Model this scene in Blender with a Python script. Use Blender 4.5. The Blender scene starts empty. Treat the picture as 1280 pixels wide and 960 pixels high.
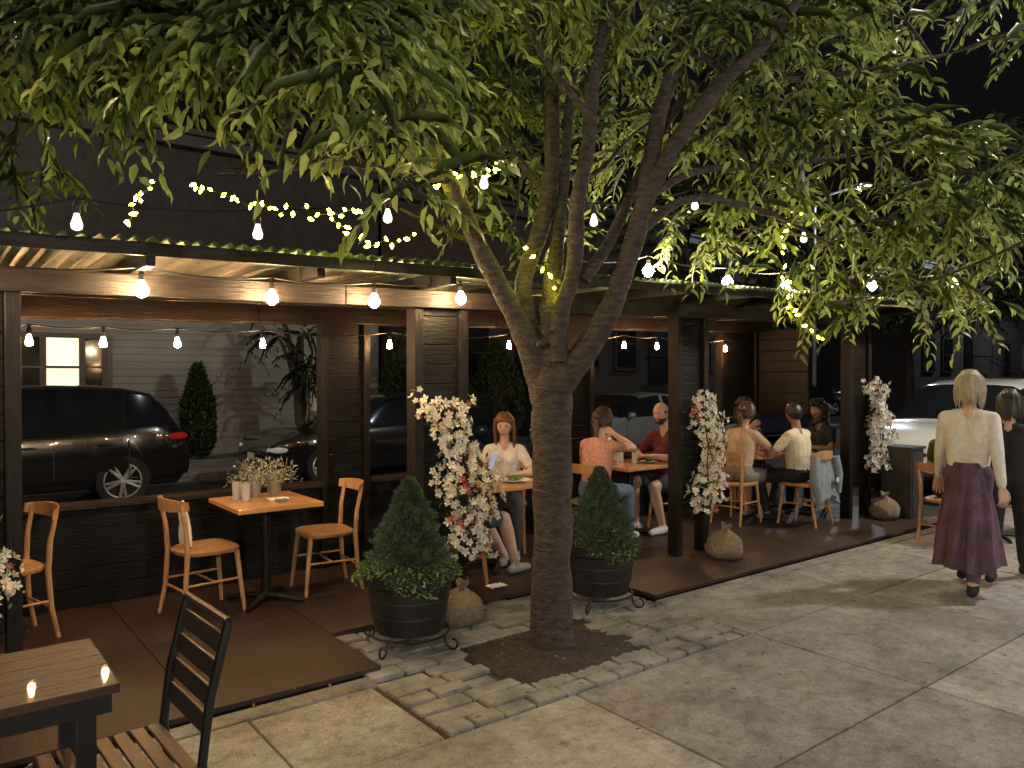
import bpy, math, random
import numpy as np
from mathutils import Vector, Matrix
random.seed(7); rng=np.random.default_rng(7)
H=1.7
CY,SY=0.6122,0.7907      # street axis is X, view direction is 52 deg off it
Fv=np.array([CY,SY,0]); Rv=np.array([SY,-CY,0])
def sv(x,y,d):
    p=Fv*d+Rv*((x-640)/960*d); p=p.copy(); p[2]=H+(470-y)/960*d
    return p
# ---------------------------------------------------------------- materials
MATS={}
def mat(name,base,rough=.6,metal=0,var=.25,scale=8,stretch=(1,1,1),bump=0,bscale=None,emit=None,estr=0,spec=.5,coat=0,transl=0,attr=False,detail=6,rot=0):
    if name in MATS: return MATS[name]
    m=bpy.data.materials.new(name); m.use_nodes=True; nt=m.node_tree; n=nt.nodes; l=nt.links
    b=n['Principled BSDF']; b.inputs['Roughness'].default_value=rough; b.inputs['Metallic'].default_value=metal
    b.inputs['Specular IOR Level'].default_value=spec; b.inputs['Coat Weight'].default_value=coat
    tc=n.new('ShaderNodeTexCoord'); mp=n.new('ShaderNodeMapping'); mp.inputs['Scale'].default_value=stretch
    mp.inputs['Rotation'].default_value=(0,0,rot)
    l.new(tc.outputs['Object'],mp.inputs['Vector'])
    nz=n.new('ShaderNodeTexNoise'); nz.inputs['Scale'].default_value=scale; nz.inputs['Detail'].default_value=detail
    nz.inputs['Roughness'].default_value=.6
    l.new(mp.outputs['Vector'],nz.inputs['Vector'])
    cr=n.new('ShaderNodeValToRGB'); cr.color_ramp.elements[0].position=.3; cr.color_ramp.elements[1].position=.7
    lo=[max(0,c*(1-var)) for c in base]+[1]; hi=[min(1,c*(1+var)) for c in base]+[1]
    cr.color_ramp.elements[0].color=lo; cr.color_ramp.elements[1].color=hi
    l.new(nz.outputs['Fac'],cr.inputs['Fac'])
    col=cr.outputs['Color']
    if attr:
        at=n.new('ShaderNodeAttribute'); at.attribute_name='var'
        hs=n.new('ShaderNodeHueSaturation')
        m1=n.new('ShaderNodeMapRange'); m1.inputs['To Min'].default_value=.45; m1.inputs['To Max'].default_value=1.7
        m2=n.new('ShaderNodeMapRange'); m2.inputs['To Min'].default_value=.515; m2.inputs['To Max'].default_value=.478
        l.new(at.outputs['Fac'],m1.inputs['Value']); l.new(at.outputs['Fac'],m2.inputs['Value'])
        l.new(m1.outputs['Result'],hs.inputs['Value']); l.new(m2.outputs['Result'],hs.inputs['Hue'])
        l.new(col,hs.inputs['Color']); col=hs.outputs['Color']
    l.new(col,b.inputs['Base Color'])
    if bump:
        bp=n.new('ShaderNodeBump'); bp.inputs['Strength'].default_value=bump; bp.inputs['Distance'].default_value=.02
        n2=n.new('ShaderNodeTexNoise'); n2.inputs['Scale'].default_value=bscale or scale*3; n2.inputs['Detail'].default_value=5
        l.new(mp.outputs['Vector'],n2.inputs['Vector']); l.new(n2.outputs['Fac'],bp.inputs['Height'])
        l.new(bp.outputs['Normal'],b.inputs['Normal'])
    if emit:
        b.inputs['Emission Color'].default_value=(*emit,1); b.inputs['Emission Strength'].default_value=estr
    if transl:
        tr=n.new('ShaderNodeBsdfTranslucent'); l.new(col,tr.inputs['Color'])
        mx=n.new('ShaderNodeMixShader'); mx.inputs[0].default_value=transl
        out=n['Material Output']; l.new(b.outputs[0],mx.inputs[1]); l.new(tr.outputs[0],mx.inputs[2]); l.new(mx.outputs[0],out.inputs['Surface'])
    MATS[name]=m; return m
def stained(name,base,big=2.2,k=.85):
    m=mat(name,base,.85,0,.15,1.3,bump=.25,bscale=60,detail=10)
    nt=m.node_tree;n=nt.nodes;l=nt.links;b=n['Principled BSDF']
    src=b.inputs['Base Color'].links[0].from_socket
    tc=n.new('ShaderNodeTexCoord')
    def layer(src,tex,p0,c0,p1,fac):
        r=n.new('ShaderNodeValToRGB');r.color_ramp.elements[0].position=p0;r.color_ramp.elements[0].color=c0
        r.color_ramp.elements[1].position=p1;r.color_ramp.elements[1].color=(1,1,1,1);l.new(tex,r.inputs['Fac'])
        mx=n.new('ShaderNodeMix');mx.data_type='RGBA';mx.blend_type='MULTIPLY';mx.inputs[0].default_value=fac
        l.new(src,mx.inputs[6]);l.new(r.outputs['Color'],mx.inputs[7]);return mx.outputs[2]
    def nz(s,d,r=.7):
        a=n.new('ShaderNodeTexNoise');a.inputs['Scale'].default_value=s;a.inputs['Detail'].default_value=d;a.inputs['Roughness'].default_value=r
        l.new(tc.outputs['Object'],a.inputs['Vector']);return a.outputs['Fac']
    c=layer(src,nz(big,12,.78),.38,(.45,.42,.40,1),.60,k)
    c=layer(c,nz(12,8,.85),.40,(.42,.39,.37,1),.52,.6)
    c=layer(c,nz(150,3,.6),.38,(.40,.38,.37,1),.60,.6)
    v=n.new('ShaderNodeTexVoronoi');v.inputs['Scale'].default_value=6;l.new(tc.outputs['Object'],v.inputs['Vector'])
    c=layer(c,v.outputs['Distance'],.05,(.28,.26,.25,1),.085,.6)
    l.new(c,b.inputs['Base Color'])
    return m
M_conc=stained('sidewalk_concrete',(.43,.415,.40))
M_conc2=stained('sidewalk_concrete_dark',(.33,.32,.305))
M_stone=mat('paver_stone',(.21,.205,.20),.85,0,.5,5,bump=.6,bscale=40)
M_asph=mat('asphalt',(.045,.045,.047),.75,0,.35,20,bump=.5,bscale=120)
M_joint=mat('joint_dirt',(.045,.038,.03),.95,0,.3,20,bump=.4)
M_soil=mat('soil',(.04,.029,.023),.95,0,.5,14,bump=1,bscale=40)
M_deck=stained('deck_plywood',(.060,.036,.029),1.6,.6);M_deck.node_tree.nodes['Principled BSDF'].inputs['Roughness'].default_value=.48
M_dwood=mat('stained_wood',(.019,.013,.010),.55,0,.6,6,(1,8,8),bump=.35,bscale=10,spec=.3)
M_dwoodv=mat('stained_wood_post',(.011,.0085,.0075),.5,0,.6,6,(8,8,1),bump=.35,bscale=10,spec=.22)
M_dwall=mat('stained_wood_wall',(.0065,.0055,.0052),.5,0,.6,5,(1,8,8),bump=.35,bscale=10,spec=.22)
M_lwood=mat('varnished_birch',(.50,.25,.095),.35,0,.25,7,(1,6,1),bump=.05,coat=.3)
M_lwood2=mat('bent_beech',(.46,.25,.11),.4,0,.25,9,(3,3,1),coat=.3)
M_black=mat('black_steel',(.012,.012,.013),.4,.3,.2,20)
M_plastic=mat('black_resin',(.014,.014,.016),.5,0,.4,12,bump=.1)
M_corr=mat('corrugated_plastic',(.10,.135,.095),.45,0,.5,4,transl=.3)
M_bark=mat('bark',(.056,.043,.037),.85,0,.7,16,(1,1,2.4),bump=1.,bscale=34,detail=9)
M_leaf=mat('leaf',(.225,.29,.088),.36,0,.25,3,transl=.42,attr=True,spec=.5)
M_leafd=mat('leaf_far',(.04,.065,.02),.6,0,.3,3,transl=.3,attr=True)
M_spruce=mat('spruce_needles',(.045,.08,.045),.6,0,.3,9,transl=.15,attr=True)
M_ground=mat('groundcover_leaf',(.10,.17,.06),.5,0,.3,9,transl=.3,attr=True)
M_petal=mat('white_petal',(.74,.70,.64),.6,0,.12,30,transl=.3)
M_pink=mat('red_petal',(.40,.07,.05),.6,0,.3,30,transl=.2)
M_burlap=mat('burlap',(.24,.185,.13),.95,0,.35,30,bump=.8,bscale=160)
M_glassware=mat('glassware',(.45,.45,.43),.1,0,.1,10,spec=.9,coat=.5)
M_china=mat('china',(.72,.69,.63),.3,0,.05,10)
M_food=mat('salad',(.12,.20,.03),.6,0,.8,60,bump=.8)
M_beer=mat('amber_drink',(.50,.20,.03),.2,0,.2,10)
M_bulb=mat('bulb_glow',(1,.8,.5),.3,emit=(1,.68,.34),estr=560)
M_bulbr=mat('bulb_glow_street',(1,.8,.5),.3,emit=(1,.76,.42),estr=760)
M_bulb2=mat('bulb_glow_inside',(1,.7,.4),.3,emit=(1,.53,.22),estr=620)
M_bulb3=mat('bulb_frosted',(.8,.8,.75),.3,emit=(1,.92,.75),estr=2)
M_fairy=mat('fairy_glow',(1,.9,.5),.3,emit=(1,.90,.03),estr=90)
M_wire=mat('cable',(.015,.015,.015),.6)
M_napkin=mat('napkin',(.75,.73,.69),.8,bump=.2)
# ---------------------------------------------------------------- mesh builder
class MB:
    def __init__(s): s.v=[];s.f=[];s.m=[]
    def add(s,V,Fc,m=0):
        o=len(s.v); s.v.extend([tuple(map(float,p)) for p in V])
        for f in Fc: s.f.append(tuple(i+o for i in f)); s.m.append(m)
    def bx(s,x0,x1,y0,y1,z0,z1,m=0):
        V=[(x,y,z) for z in(z0,z1) for y in(y0,y1) for x in(x0,x1)]
        s.add(V,[(0,2,3,1),(4,5,7,6),(0,1,5,4),(2,6,7,3),(0,4,6,2),(1,3,7,5)],m)
    def rbx(s,c,sz,R,m=0):
        V=[]
        for z in(-.5,.5):
            for y in(-.5,.5):
                for x in(-.5,.5):
                    V.append(np.array(c)+np.array(R)@np.array([x*sz[0],y*sz[1],z*sz[2]]))
        s.add(V,[(0,2,3,1),(4,5,7,6),(0,1,5,4),(2,6,7,3),(0,4,6,2),(1,3,7,5)],m)
    def tube(s,P,r,n=8,m=0,flat=None):
        P=[np.array(p,float) for p in P]; k=len(P)
        if not hasattr(r,'__len__'): r=[r]*k
        T=[]
        for i in range(k):
            t=P[min(i+1,k-1)]-P[max(i-1,0)]; T.append(t/(np.linalg.norm(t)+1e-9))
        a=np.array([0,0,1.]) if abs(T[0][2])<.9 else np.array([1.,0,0])
        N=np.cross(T[0],a);N/=np.linalg.norm(N)
        V=[]
        for i in range(k):
            N=N-T[i]*np.dot(N,T[i]);N/=np.linalg.norm(N)+1e-9;B=np.cross(T[i],N)
            for j in range(n):
                an=2*math.pi*j/n; V.append(P[i]+r[i]*(math.cos(an)*N+math.sin(an)*B))
        Fc=[]
        for i in range(k-1):
            for j in range(n):
                j2=(j+1)%n; Fc.append((i*n+j,i*n+j2,(i+1)*n+j2,(i+1)*n+j))
        Fc.append(tuple(range(n-1,-1,-1)));Fc.append(tuple((k-1)*n+j for j in range(n)))
        s.add(V,Fc,m)
    def cone(s,a,ra,b,rb,n=12,m=0):
        a=np.array(a,float);b=np.array(b,float);d=b-a;L=np.linalg.norm(d)
        if L<1e-6: d=np.array([0,0,1.]);L=1e-6
        t=d/L;P=[];r=[]
        for q in(-85,-60,-30,0):
            q=math.radians(q);P.append(a+t*ra*math.sin(q));r.append(ra*math.cos(q))
        for q in(0,30,60,85):
            q=math.radians(q);P.append(b+t*(rb*math.sin(q)+1e-5));r.append(rb*math.cos(q))
        s.tube(P,r,n,m)
    def lathe(s,prof,c=(0,0,0),n=24,m=0,axis='z'):
        V=[];k=len(prof)
        for (r,z) in prof:
            for j in range(n):
                a=2*math.pi*j/n
                if axis=='z': V.append((c[0]+r*math.cos(a),c[1]+r*math.sin(a),c[2]+z))
                else: V.append((c[0]+r*math.cos(a),c[1]+z,c[2]+r*math.sin(a)))
        Fc=[]
        for i in range(k-1):
            for j in range(n):
                j2=(j+1)%n;Fc.append((i*n+j,i*n+j2,(i+1)*n+j2,(i+1)*n+j))
        Fc.append(tuple(range(n-1,-1,-1)));Fc.append(tuple((k-1)*n+j for j in range(n)))
        s.add(V,Fc,m)
    def ball(s,c,r,n=10,m=0):
        if not hasattr(r,'__len__'): r=(r,r,r)
        V=[];k=max(4,n//2+1)
        for i in range(k+1):
            p=math.pi*min(max(i/k,.01),.99)
            for j in range(n):
                a=2*math.pi*j/n;V.append((c[0]+r[0]*math.sin(p)*math.cos(a),c[1]+r[1]*math.sin(p)*math.sin(a),c[2]+r[2]*math.cos(p)))
        Fc=[]
        for i in range(k):
            for j in range(n):
                j2=(j+1)%n;Fc.append((i*n+j,(i+1)*n+j,(i+1)*n+j2,i*n+j2))
        Fc.append(tuple(range(n)));Fc.append(tuple(k*n+j for j in range(n-1,-1,-1)))
        s.add(V,Fc,m)
    def obj(s,name,mats,parent=None,smooth=False,bevel=0,loc=None,rz=0):
        me=bpy.data.meshes.new(name); me.from_pydata(s.v,[],s.f); 
        if not isinstance(mats,(list,tuple)): mats=[mats]
        for m in mats: me.materials.append(m)
        me.polygons.foreach_set('material_index',s.m)
        if smooth: me.polygons.foreach_set('use_smooth',[True]*len(me.polygons))
        me.update()
        if smooth: me.set_sharp_from_angle(angle=math.radians(40))
        o=bpy.data.objects.new(name,me); bpy.context.scene.collection.objects.link(o)
        if parent: o.parent=parent
        if loc is not None: o.location=loc
        o.rotation_euler[2]=rz
        if bevel:
            b=o.modifiers.new('bevel','BEVEL');b.width=bevel;b.segments=2;b.limit_method='ANGLE'
        return o
def root(name,loc=(0,0,0),rz=0,sc=1):
    e=bpy.data.objects.new(name,None); e.empty_display_size=.2
    bpy.context.scene.collection.objects.link(e); e.location=loc; e.rotation_euler[2]=rz; e.scale=(sc,sc,sc)
    return e
def unit(a): return a/(np.linalg.norm(a,axis=-1,keepdims=True)+1e-9)
LT=np.array([(0,0,0),(.3,.5,.1),(.3,-.5,.1),(.35,0,0),(.66,.40,.04),(.66,-.40,.04),(.68,0,-.04),(1,0,-.2)])
LF=np.array([(0,3,1),(0,2,3),(1,3,4),(3,6,4),(3,2,5),(3,5,6),(4,6,7),(6,5,7)])
def leaves(name,P,D,N,L,W,material,parent=None,var=None):
    D=unit(D);S=unit(np.cross(N,D));N=np.cross(D,S)
    k=len(P)
    V=(P[:,None,:]+D[:,None,:]*(LT[None,:,0,None]*L[:,None,None])+S[:,None,:]*(LT[None,:,1,None]*W[:,None,None])+N[:,None,:]*(LT[None,:,2,None]*L[:,None,None]))
    Fc=(LF[None]+(np.arange(k)*8)[:,None,None]).reshape(-1,3)
    me=bpy.data.meshes.new(name);me.from_pydata(V.reshape(-1,3).tolist(),[],Fc.tolist())
    me.materials.append(material)
    if var is None: var=rng.random(k)
    at=me.attributes.new('var','FLOAT','POINT');at.data.foreach_set('value',np.repeat(var,8).astype(np.float32))
    me.polygons.foreach_set('use_smooth',[True]*len(me.polygons))
    o=bpy.data.objects.new(name,me);bpy.context.scene.collection.objects.link(o)
    if parent:o.parent=parent
    return o
def clump_leaves(cl,dens,leafL=.1,leafW=.034,nl=11,tl=.33):
    Ps=[];Ds=[];Ns=[];Ls=[];Ws=[];Vs=[]
    for c,R in cl:
        nt=max(4,int(dens*R*R))
        q=rng.normal(size=(nt,3));q=unit(q)*(rng.random((nt,1))**.45)*R
        q[:,2]*=.62
        st=c+q
        d=unit(q+rng.normal(size=(nt,3))*.35*R);d[:,2]-=.25;d=unit(d)
        shade=rng.random()*.25
        for i in range(nt):
            T=tl*(.6+.7*rng.random());di=d[i]
            sd=np.cross(di,[0,0,1.]);sd/=np.linalg.norm(sd)+1e-9
            t=(np.arange(nl)+.5)/nl
            p=st[i]+di*(t*T)[:,None];p[:,2]-=.25*T*t*t
            s=np.where(np.arange(nl)%2==0,1,-1)[:,None]
            ld=di*.65+sd*s*.75+rng.normal(size=(nl,3))*.2;ld[:,2]-=.34
            n=np.array([0,0,1.])+rng.normal(size=(nl,3))*.5
            Ps.append(p);Ds.append(ld);Ns.append(n)
            Ls.append(leafL*(.6+.6*rng.random(nl)));Ws.append(leafW*(.75+.5*rng.random(nl)))
            Vs.append(np.clip(.33+shade+rng.normal(size=nl)*.26,0,1))
            Ps.append(st[i][None]-di[None]*.08);Ds.append(di[None]);Ns.append(np.array([[0,0,1.]]));Ls.append(np.array([T+.08]));Ws.append(np.array([.007]));Vs.append(np.array([0.]))
    return [np.concatenate(a) for a in(Ps,Ds,Ns,Ls,Ws)]+[np.concatenate(Vs)]
# ---------------------------------------------------------------- ground
g=MB();g.bx(-300,300,-300,300,-.6,-.2);g.obj('ground',M_asph)
g=MB();g.bx(-60,90,3.95,14.0,-.19,-.13);g.bx(26,36,-60,3.9,-.19,-.13);g.bx(26,36,14.1,90,-.19,-.13);g.obj('road',M_asph)
M_paint=mat('road_paint',(.45,.45,.42),.7,0,.4,20)
g=MB()
for i in range(8): g.bx(24.2+.0,25.6,4.6+i*1.2,5.2+i*1.2,-.128,-.126)
g.obj('crosswalk_marking',M_paint)
g=MB();g.bx(-60,26,-12,3.80,-.19,-.030);g.obj('sidewalk_bed',M_joint)
side=root('sidewalk')
us=[-9.4,-7.9,-6.4,-4.85,-3.35,-1.8,-.26,1.28,2.77,4.35,5.9,7.45,9.0,10.6,12.1,13.6,15.2,16.7,18.2,19.8,21.3,22.9,24.4,26]
vs=[-6,-4.6,-3.2,-1.7,-.3,.8,1.93,3.03,3.78]
ma=MB();mb=MB()
gp=.006
for i in range(len(us)-1):
    for j in range(len(vs)-1):
        u0,u1,v0,v1=us[i],us[i+1],vs[j],vs[j+1]
        if j==7 and u0>=1.9 and u1<=4.4: continue
        if j==7 and i==us.index(1.28): u1=1.96
        dz=rng.normal()*.002
        (ma if (i*7+j*3)%5 in(0,2,3) else mb).bx(u0+gp,u1-gp,v0+gp,v1-gp,-.1,dz,0)
ma.obj('slabs',M_conc,side,bevel=.008);mb.obj('slabs_dark',M_conc2,side,bevel=.008)
k=MB()
for i in range(-10,26,2):
    if i+2<=-2 or i>=9: k.bx(i+.004,i+1.996,3.79,3.95,-.19,.004)
k.bx(-2,2.0,3.79,3.925,-.19,.003); k.bx(4.4,9,3.79,3.925,-.19,.003)
k.obj('kerb',M_conc2,bevel=.015)
k=MB();k.bx(-60,26,14,14.15,-.19,0.0);k.bx(-60,26,14.155,17.4,-.19,-.004);k.bx(36,90,14,17,-.19,0);k.obj('far_sidewalk',M_conc2)
pv=MB();tc=np.array([3.13,3.62])
v=3.05;row=0
while v<4.62:
    dv=.125+.02*rng.random();u=1.99
    while u<4.38:
        du=(.16 if row%3==0 else .27)+.08*rng.random();u1=min(u+du,4.39)
        if u1-u>.05 and not(abs((u+u1)/2-tc[0])<.50 and abs(v+dv/2-tc[1])<.36):
            pv.bx(u+.008,u1-.008,v+.008,v+dv-.008,-.1,.0+rng.normal()*.007)
        u=u1
    v+=dv;row+=1
pv.obj('paver_bricks',M_stone,bevel=.01)
g=MB();g.bx(1.975,4.4,3.035,4.62,-.18,-.022);g.obj('paver_bed',M_joint)
n=40;V=[];Fc=[]
for i in range(n+1):
    for j in range(n+1):
        x=-.52+1.04*i/n;y=-.38+.76*j/n;e=max(abs(x)/.52,abs(y)/.38)
        V.append((tc[0]+x,tc[1]+y,-.02+.045*(1-e**3)+rng.random()*.013))
for i in range(n):
    for j in range(n): Fc.append((i*(n+1)+j,(i+1)*(n+1)+j,(i+1)*(n+1)+j+1,i*(n+1)+j+1))
s=MB();s.add(V,Fc);s.obj('tree_pit_soil',M_soil,smooth=True)
N=420;P=np.zeros((N,3));P[:,0]=rng.uniform(.5,9,N);P[:,1]=rng.uniform(1.5,6,N);P[:,2]=np.where(P[:,1]>3.9,.045,.012)
P[:120,0]=tc[0]+rng.normal(size=120)*.6;P[:120,1]=tc[1]+rng.normal(size=120)*.4;P[:120,2]=.03
D=rng.normal(size=(N,3));D[:,2]*=.1;Nn=rng.normal(size=(N,3))*.2+[0,0,1]
leaves('fallen_leaves',P,D,Nn,rng.uniform(.015,.05,N),rng.uniform(.006,.02,N),mat('dry_leaf',(.13,.09,.045),.8,attr=True))
# ---------------------------------------------------------------- deck
DZ=.035
dk=root('wooden_deck')
d=MB()
def deckrow(u0,u1,v0,v1):
    u=u0
    while u<u1-.01:
        w=min(1.22,u1-u);
        if u1-u-w<.3:w=u1-u
        d.bx(u+.002,u+w-.002,v0,v1,DZ-.03,DZ+rng.normal()*.001);u+=w
deckrow(-5,2.10,3.94,5.12);deckrow(-5,2.10,5.126,6.42)
deckrow(2.106,4.42,4.63,5.5);deckrow(2.106,4.42,5.506,6.42)
deckrow(4.426,9.45,3.94,5.12);deckrow(4.426,9.45,5.126,6.42)
d.obj('deck_boards',M_deck,dk,bevel=.003)
d=MB();d.bx(-5,2.09,3.96,6.4,-.13,DZ-.034);d.bx(2.1,4.41,4.65,6.4,-.13,DZ-.034);d.bx(4.43,9.43,3.96,6.4,-.13,DZ-.034);d.obj('deck_frame',M_dwall,dk)
# ---------------------------------------------------------------- shed
sh=root('outdoor_dining_shed')
SHED=[]
def rise(z,u): return z+(.022*max(u,0) if z>2.0 else 0)
pan=[(-2.8,-2.35),(-.03,.42),(2.74,3.19),(5.52,5.97),(8.55,9.05)]
bk=[(-2.8,-2.35),(0.02,.52),(2.76,3.22),(5.53,6.0),(8.3,9.1)]
po=MB();bd=MB()
for a,b in pan:
    for u in(a,b-.07): po.bx(u,u+.07,4.64,4.76,DZ,2.24)
    z=DZ+.35
    while z<2.12: bd.bx(a+.072,b-.072,4.68,4.715,z,z+.135);z+=.14
for a,b in bk:
    for u in(a,b-.06): po.bx(u,u+.06,6.24,6.36,DZ,2.30)
    z=DZ
    while z<2.2: bd.bx(a+.062,b-.062,6.27,6.30,z,z+.135);z+=.14
SHED.append(po.obj('posts',M_dwoodv,sh,bevel=.004))
SHED.append(bd.obj('panel_boards',M_dwall,sh,bevel=.004))
bw=MB()
for (a,b),(c,e) in zip(bk[:-1],bk[1:]):
    z=DZ
    while z<.70: bw.bx(b+.003,c-.003,6.275,6.305,z,z+.135);z+=.14
bw.obj('knee_wall_boards',M_dwall,sh,bevel=.004)
tr=MB()
def longbeam(b,v0,v1,z0,z1,u0=-5,u1=9.3):
    u=u0
    while u<u1: e=min(u+2.4,u1);b.bx(u+.002,e-.002,v0,v1,z0,z1);u=e
for (a,b),(c,e) in zip(bk[:-1],bk[1:]):
    tr.bx(b+.003,c-.003,6.20,6.37,.745,.785)
longbeam(tr,4.60,4.638,2.115,2.235);longbeam(tr,4.762,4.80,2.115,2.235,-4)
longbeam(tr,6.20,6.238,2.09,2.31);longbeam(tr,6.362,6.40,2.09,2.31,-4)
SHED.append(tr.obj('beams',M_dwood,sh,bevel=.004))
rf=MB()
u=-4.6
while u<9.3:
    rf.bx(u,u+.045,4.22,6.55,2.238,2.325);u+=.92
SHED.append(rf.obj('rafters',M_dwoodv,sh))
rf=MB();longbeam(rf,4.195,4.215,2.285,2.352,-5,9.4);SHED.append(rf.obj('fascia',M_dwood,sh,bevel=.003))
nu=900;V=[];Fc=[]
for i in range(nu+1):
    u=-5+14.5*i/nu;w=.014*math.sin(u*2*math.pi/.076)
    V+= [(u,4.12,2.362+w),(u,6.6,2.345+w)]
for i in range(nu): Fc.append((2*i,2*i+2,2*i+3,2*i+1))
c=MB();c.add(V,Fc);SHED.append(c.obj('corrugated_roof',M_corr,sh,smooth=True))
ep=MB();z=1.2
while z<2.2: ep.bx(9.10,9.13,5.5,6.24,z,z+.135);z+=.14
ep.obj('end_boards',M_dwall,sh,bevel=.004)
for o in SHED:
    for vv in o.data.vertices: vv.co.z=rise(vv.co.z,vv.co.x)
p=MB();p.bx(9.1,9.42,4.2,4.55,.0,.84);p.bx(9.08,9.44,4.18,4.57,.84,.87);p.bx(9.13,9.39,4.192,4.199,.1,.75);p.obj('host_podium',mat('podium_grey',(.035,.032,.032),.5),bevel=.006)
# ---------------------------------------------------------------- furniture
def chair(loc,ang,name='wooden_chair'):
    r=root(name,(loc[0],loc[1],DZ if loc[1]>3.93 else 0),ang)
    b=MB()
    pts=[]
    for i in range(32):
        a=2*math.pi*i/32;x=math.copysign(abs(math.cos(a))**.6,math.cos(a))*.205;y=math.copysign(abs(math.sin(a))**.6,math.sin(a))*(.205+.02*(x/.2))
        pts.append((x,y))
    V=[(x*.96,y*.96,.432) for x,y in pts]+[(x,y,.445) for x,y in pts]+[(x,y,.46) for x,y in pts]+[(x*.93,y*.93,.468) for x,y in pts]+[(x*.6,y*.6,.461) for x,y in pts]
    Fc=[(k*32+i,k*32+(i+1)%32,(k+1)*32+(i+1)%32,(k+1)*32+i) for k in range(4) for i in range(32)]
    Fc+= [tuple(range(31,-1,-1)),tuple(4*32+i for i in range(32))]
    b.add(V,Fc)
    for sy in(-1,1):
        b.tube([(.16,sy*.16,.44),(.185,sy*.175,.2),(.205,sy*.19,0)],[.019,.017,.013],8)
        b.tube([(-.245,sy*.185,0),(-.205,sy*.178,.2),(-.19,sy*.172,.44),(-.20,sy*.18,.62),(-.235,sy*.19,.80)],[.013,.017,.019,.017,.014],8)
        b.tube([(.187,sy*.175,.24),(-.2,sy*.178,.24)],.009,6)
    b.tube([(0,-.176,.24),(0,.176,.24)],.009,6)
    b.tube([(-.2,-.175,.2),(-.2,.175,.2)],.009,6)
    n=14;V=[];
    for i in range(n+1):
        a=-1.25+2.5*i/n
        x=-.155-.13*math.cos(a);y=.235*math.sin(a)/math.sin(1.25)*.93
        h=.045*(1-.35*(abs(a)/1.25)**2)
        for (dx,dz) in((-.009,-h),(.009,-h),(.013,h),(-.005,h)):
            V.append((x+dx*math.cos(a)-.01*(dz>0),y+dx*math.sin(a),.79+dz))
    Fc=[(i*4+q,i*4+(q+1)%4,(i+1)*4+(q+1)%4,(i+1)*4+q) for i in range(n) for q in range(4)]+[(0,1,2,3),(n*4+3,n*4+2,n*4+1,n*4)]
    b.add(V,Fc)
    b.obj('frame',M_lwood2,r,smooth=True)
    return r
def table(loc,sx,sy,name='cafe_table',ang=0,top=M_lwood,items=None):
    z0=DZ if loc[1]>3.93 else 0
    r=root(name,(loc[0],loc[1],z0),ang)
    b=MB();b.bx(-sx/2,sx/2,-sy/2,sy/2,.715,.75);b.obj('top',top,r,bevel=.006)
    b=MB();b.tube([(0,0,.02),(0,0,.70)],.035,12);b.bx(-sx*.3,sx*.3,-.03,.03,.69,.713)
    for a in range(4):
        q=a*math.pi/2+math.pi/4;b.tube([(0,0,.05),(.15*math.cos(q),.15*math.sin(q),.04),(.30*math.cos(q),.30*math.sin(q),.016)],[.03,.025,.015],8)
    b.obj('pedestal',M_black,r,smooth=True)
    if items: items(r)
    return r
def glass(b,x,y,h=.12,r=.033,m=0,fill=None):
    b.lathe([(r*.8,0),(r*.82,.004),(r,h),(r*.93,h),(r*.76,.012)],(x,y,.752),14,m)
    if fill is not None: b.lathe([(r*.72,.006),(r*.88,h*.72)],(x,y,.755),14,fill)
def plate(b,x,y,r=.12,food=True):
    b.lathe([(r*.5,0),(r*.6,.003),(r,.018),(r*.98,.02),(r*.6,.008)],(x,y,.752),24,1)
    if food:
        for i in range(16):
            a=rng.random()*6.28;q=rng.random()*r*.55;b.ball((x+q*math.cos(a),y+q*math.sin(a),.775+rng.random()*.02),(.024,.022,.014),7,2)
def itA(r):
    b=MB();glass(b,-.2,.2,fill=3);glass(b,.22,.1);plate(b,.08,-.12,.13);plate(b,-.05,.2,.12);glass(b,.0,.0,.07,.03,fill=3)
    b.ball((-.25,-.1,.765),(.05,.03,.014),8,1)
    b.obj('tableware',[M_glassware,M_china,M_food,M_beer],r,smooth=True)
def itB(r):
    b=MB();glass(b,-.08,.1,.15,.035,fill=3);glass(b,.03,.16,.17,.03);glass(b,-.2,0,.12);glass(b,.02,-.05,.13,.035,fill=3);plate(b,.18,-.1,.09)
    b.lathe([(.03,0),(.034,.01),(.034,.14),(.014,.19),(.014,.25)],(-.02,.24,.752),12,3)
    b.obj('tableware',[M_glassware,M_china,M_food,M_beer],r,smooth=True)
def itC(r):
    b=MB();glass(b,-.15,.1,.15,.035,fill=3);glass(b,.1,.1,.1);plate(b,-.3,0,.11);plate(b,.3,.02,.1);glass(b,.15,-.15,.12,fill=3);glass(b,0,-.02,.16,.03)
    b.obj('tableware',[M_glassware,M_china,M_food,M_beer],r,smooth=True)
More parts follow.
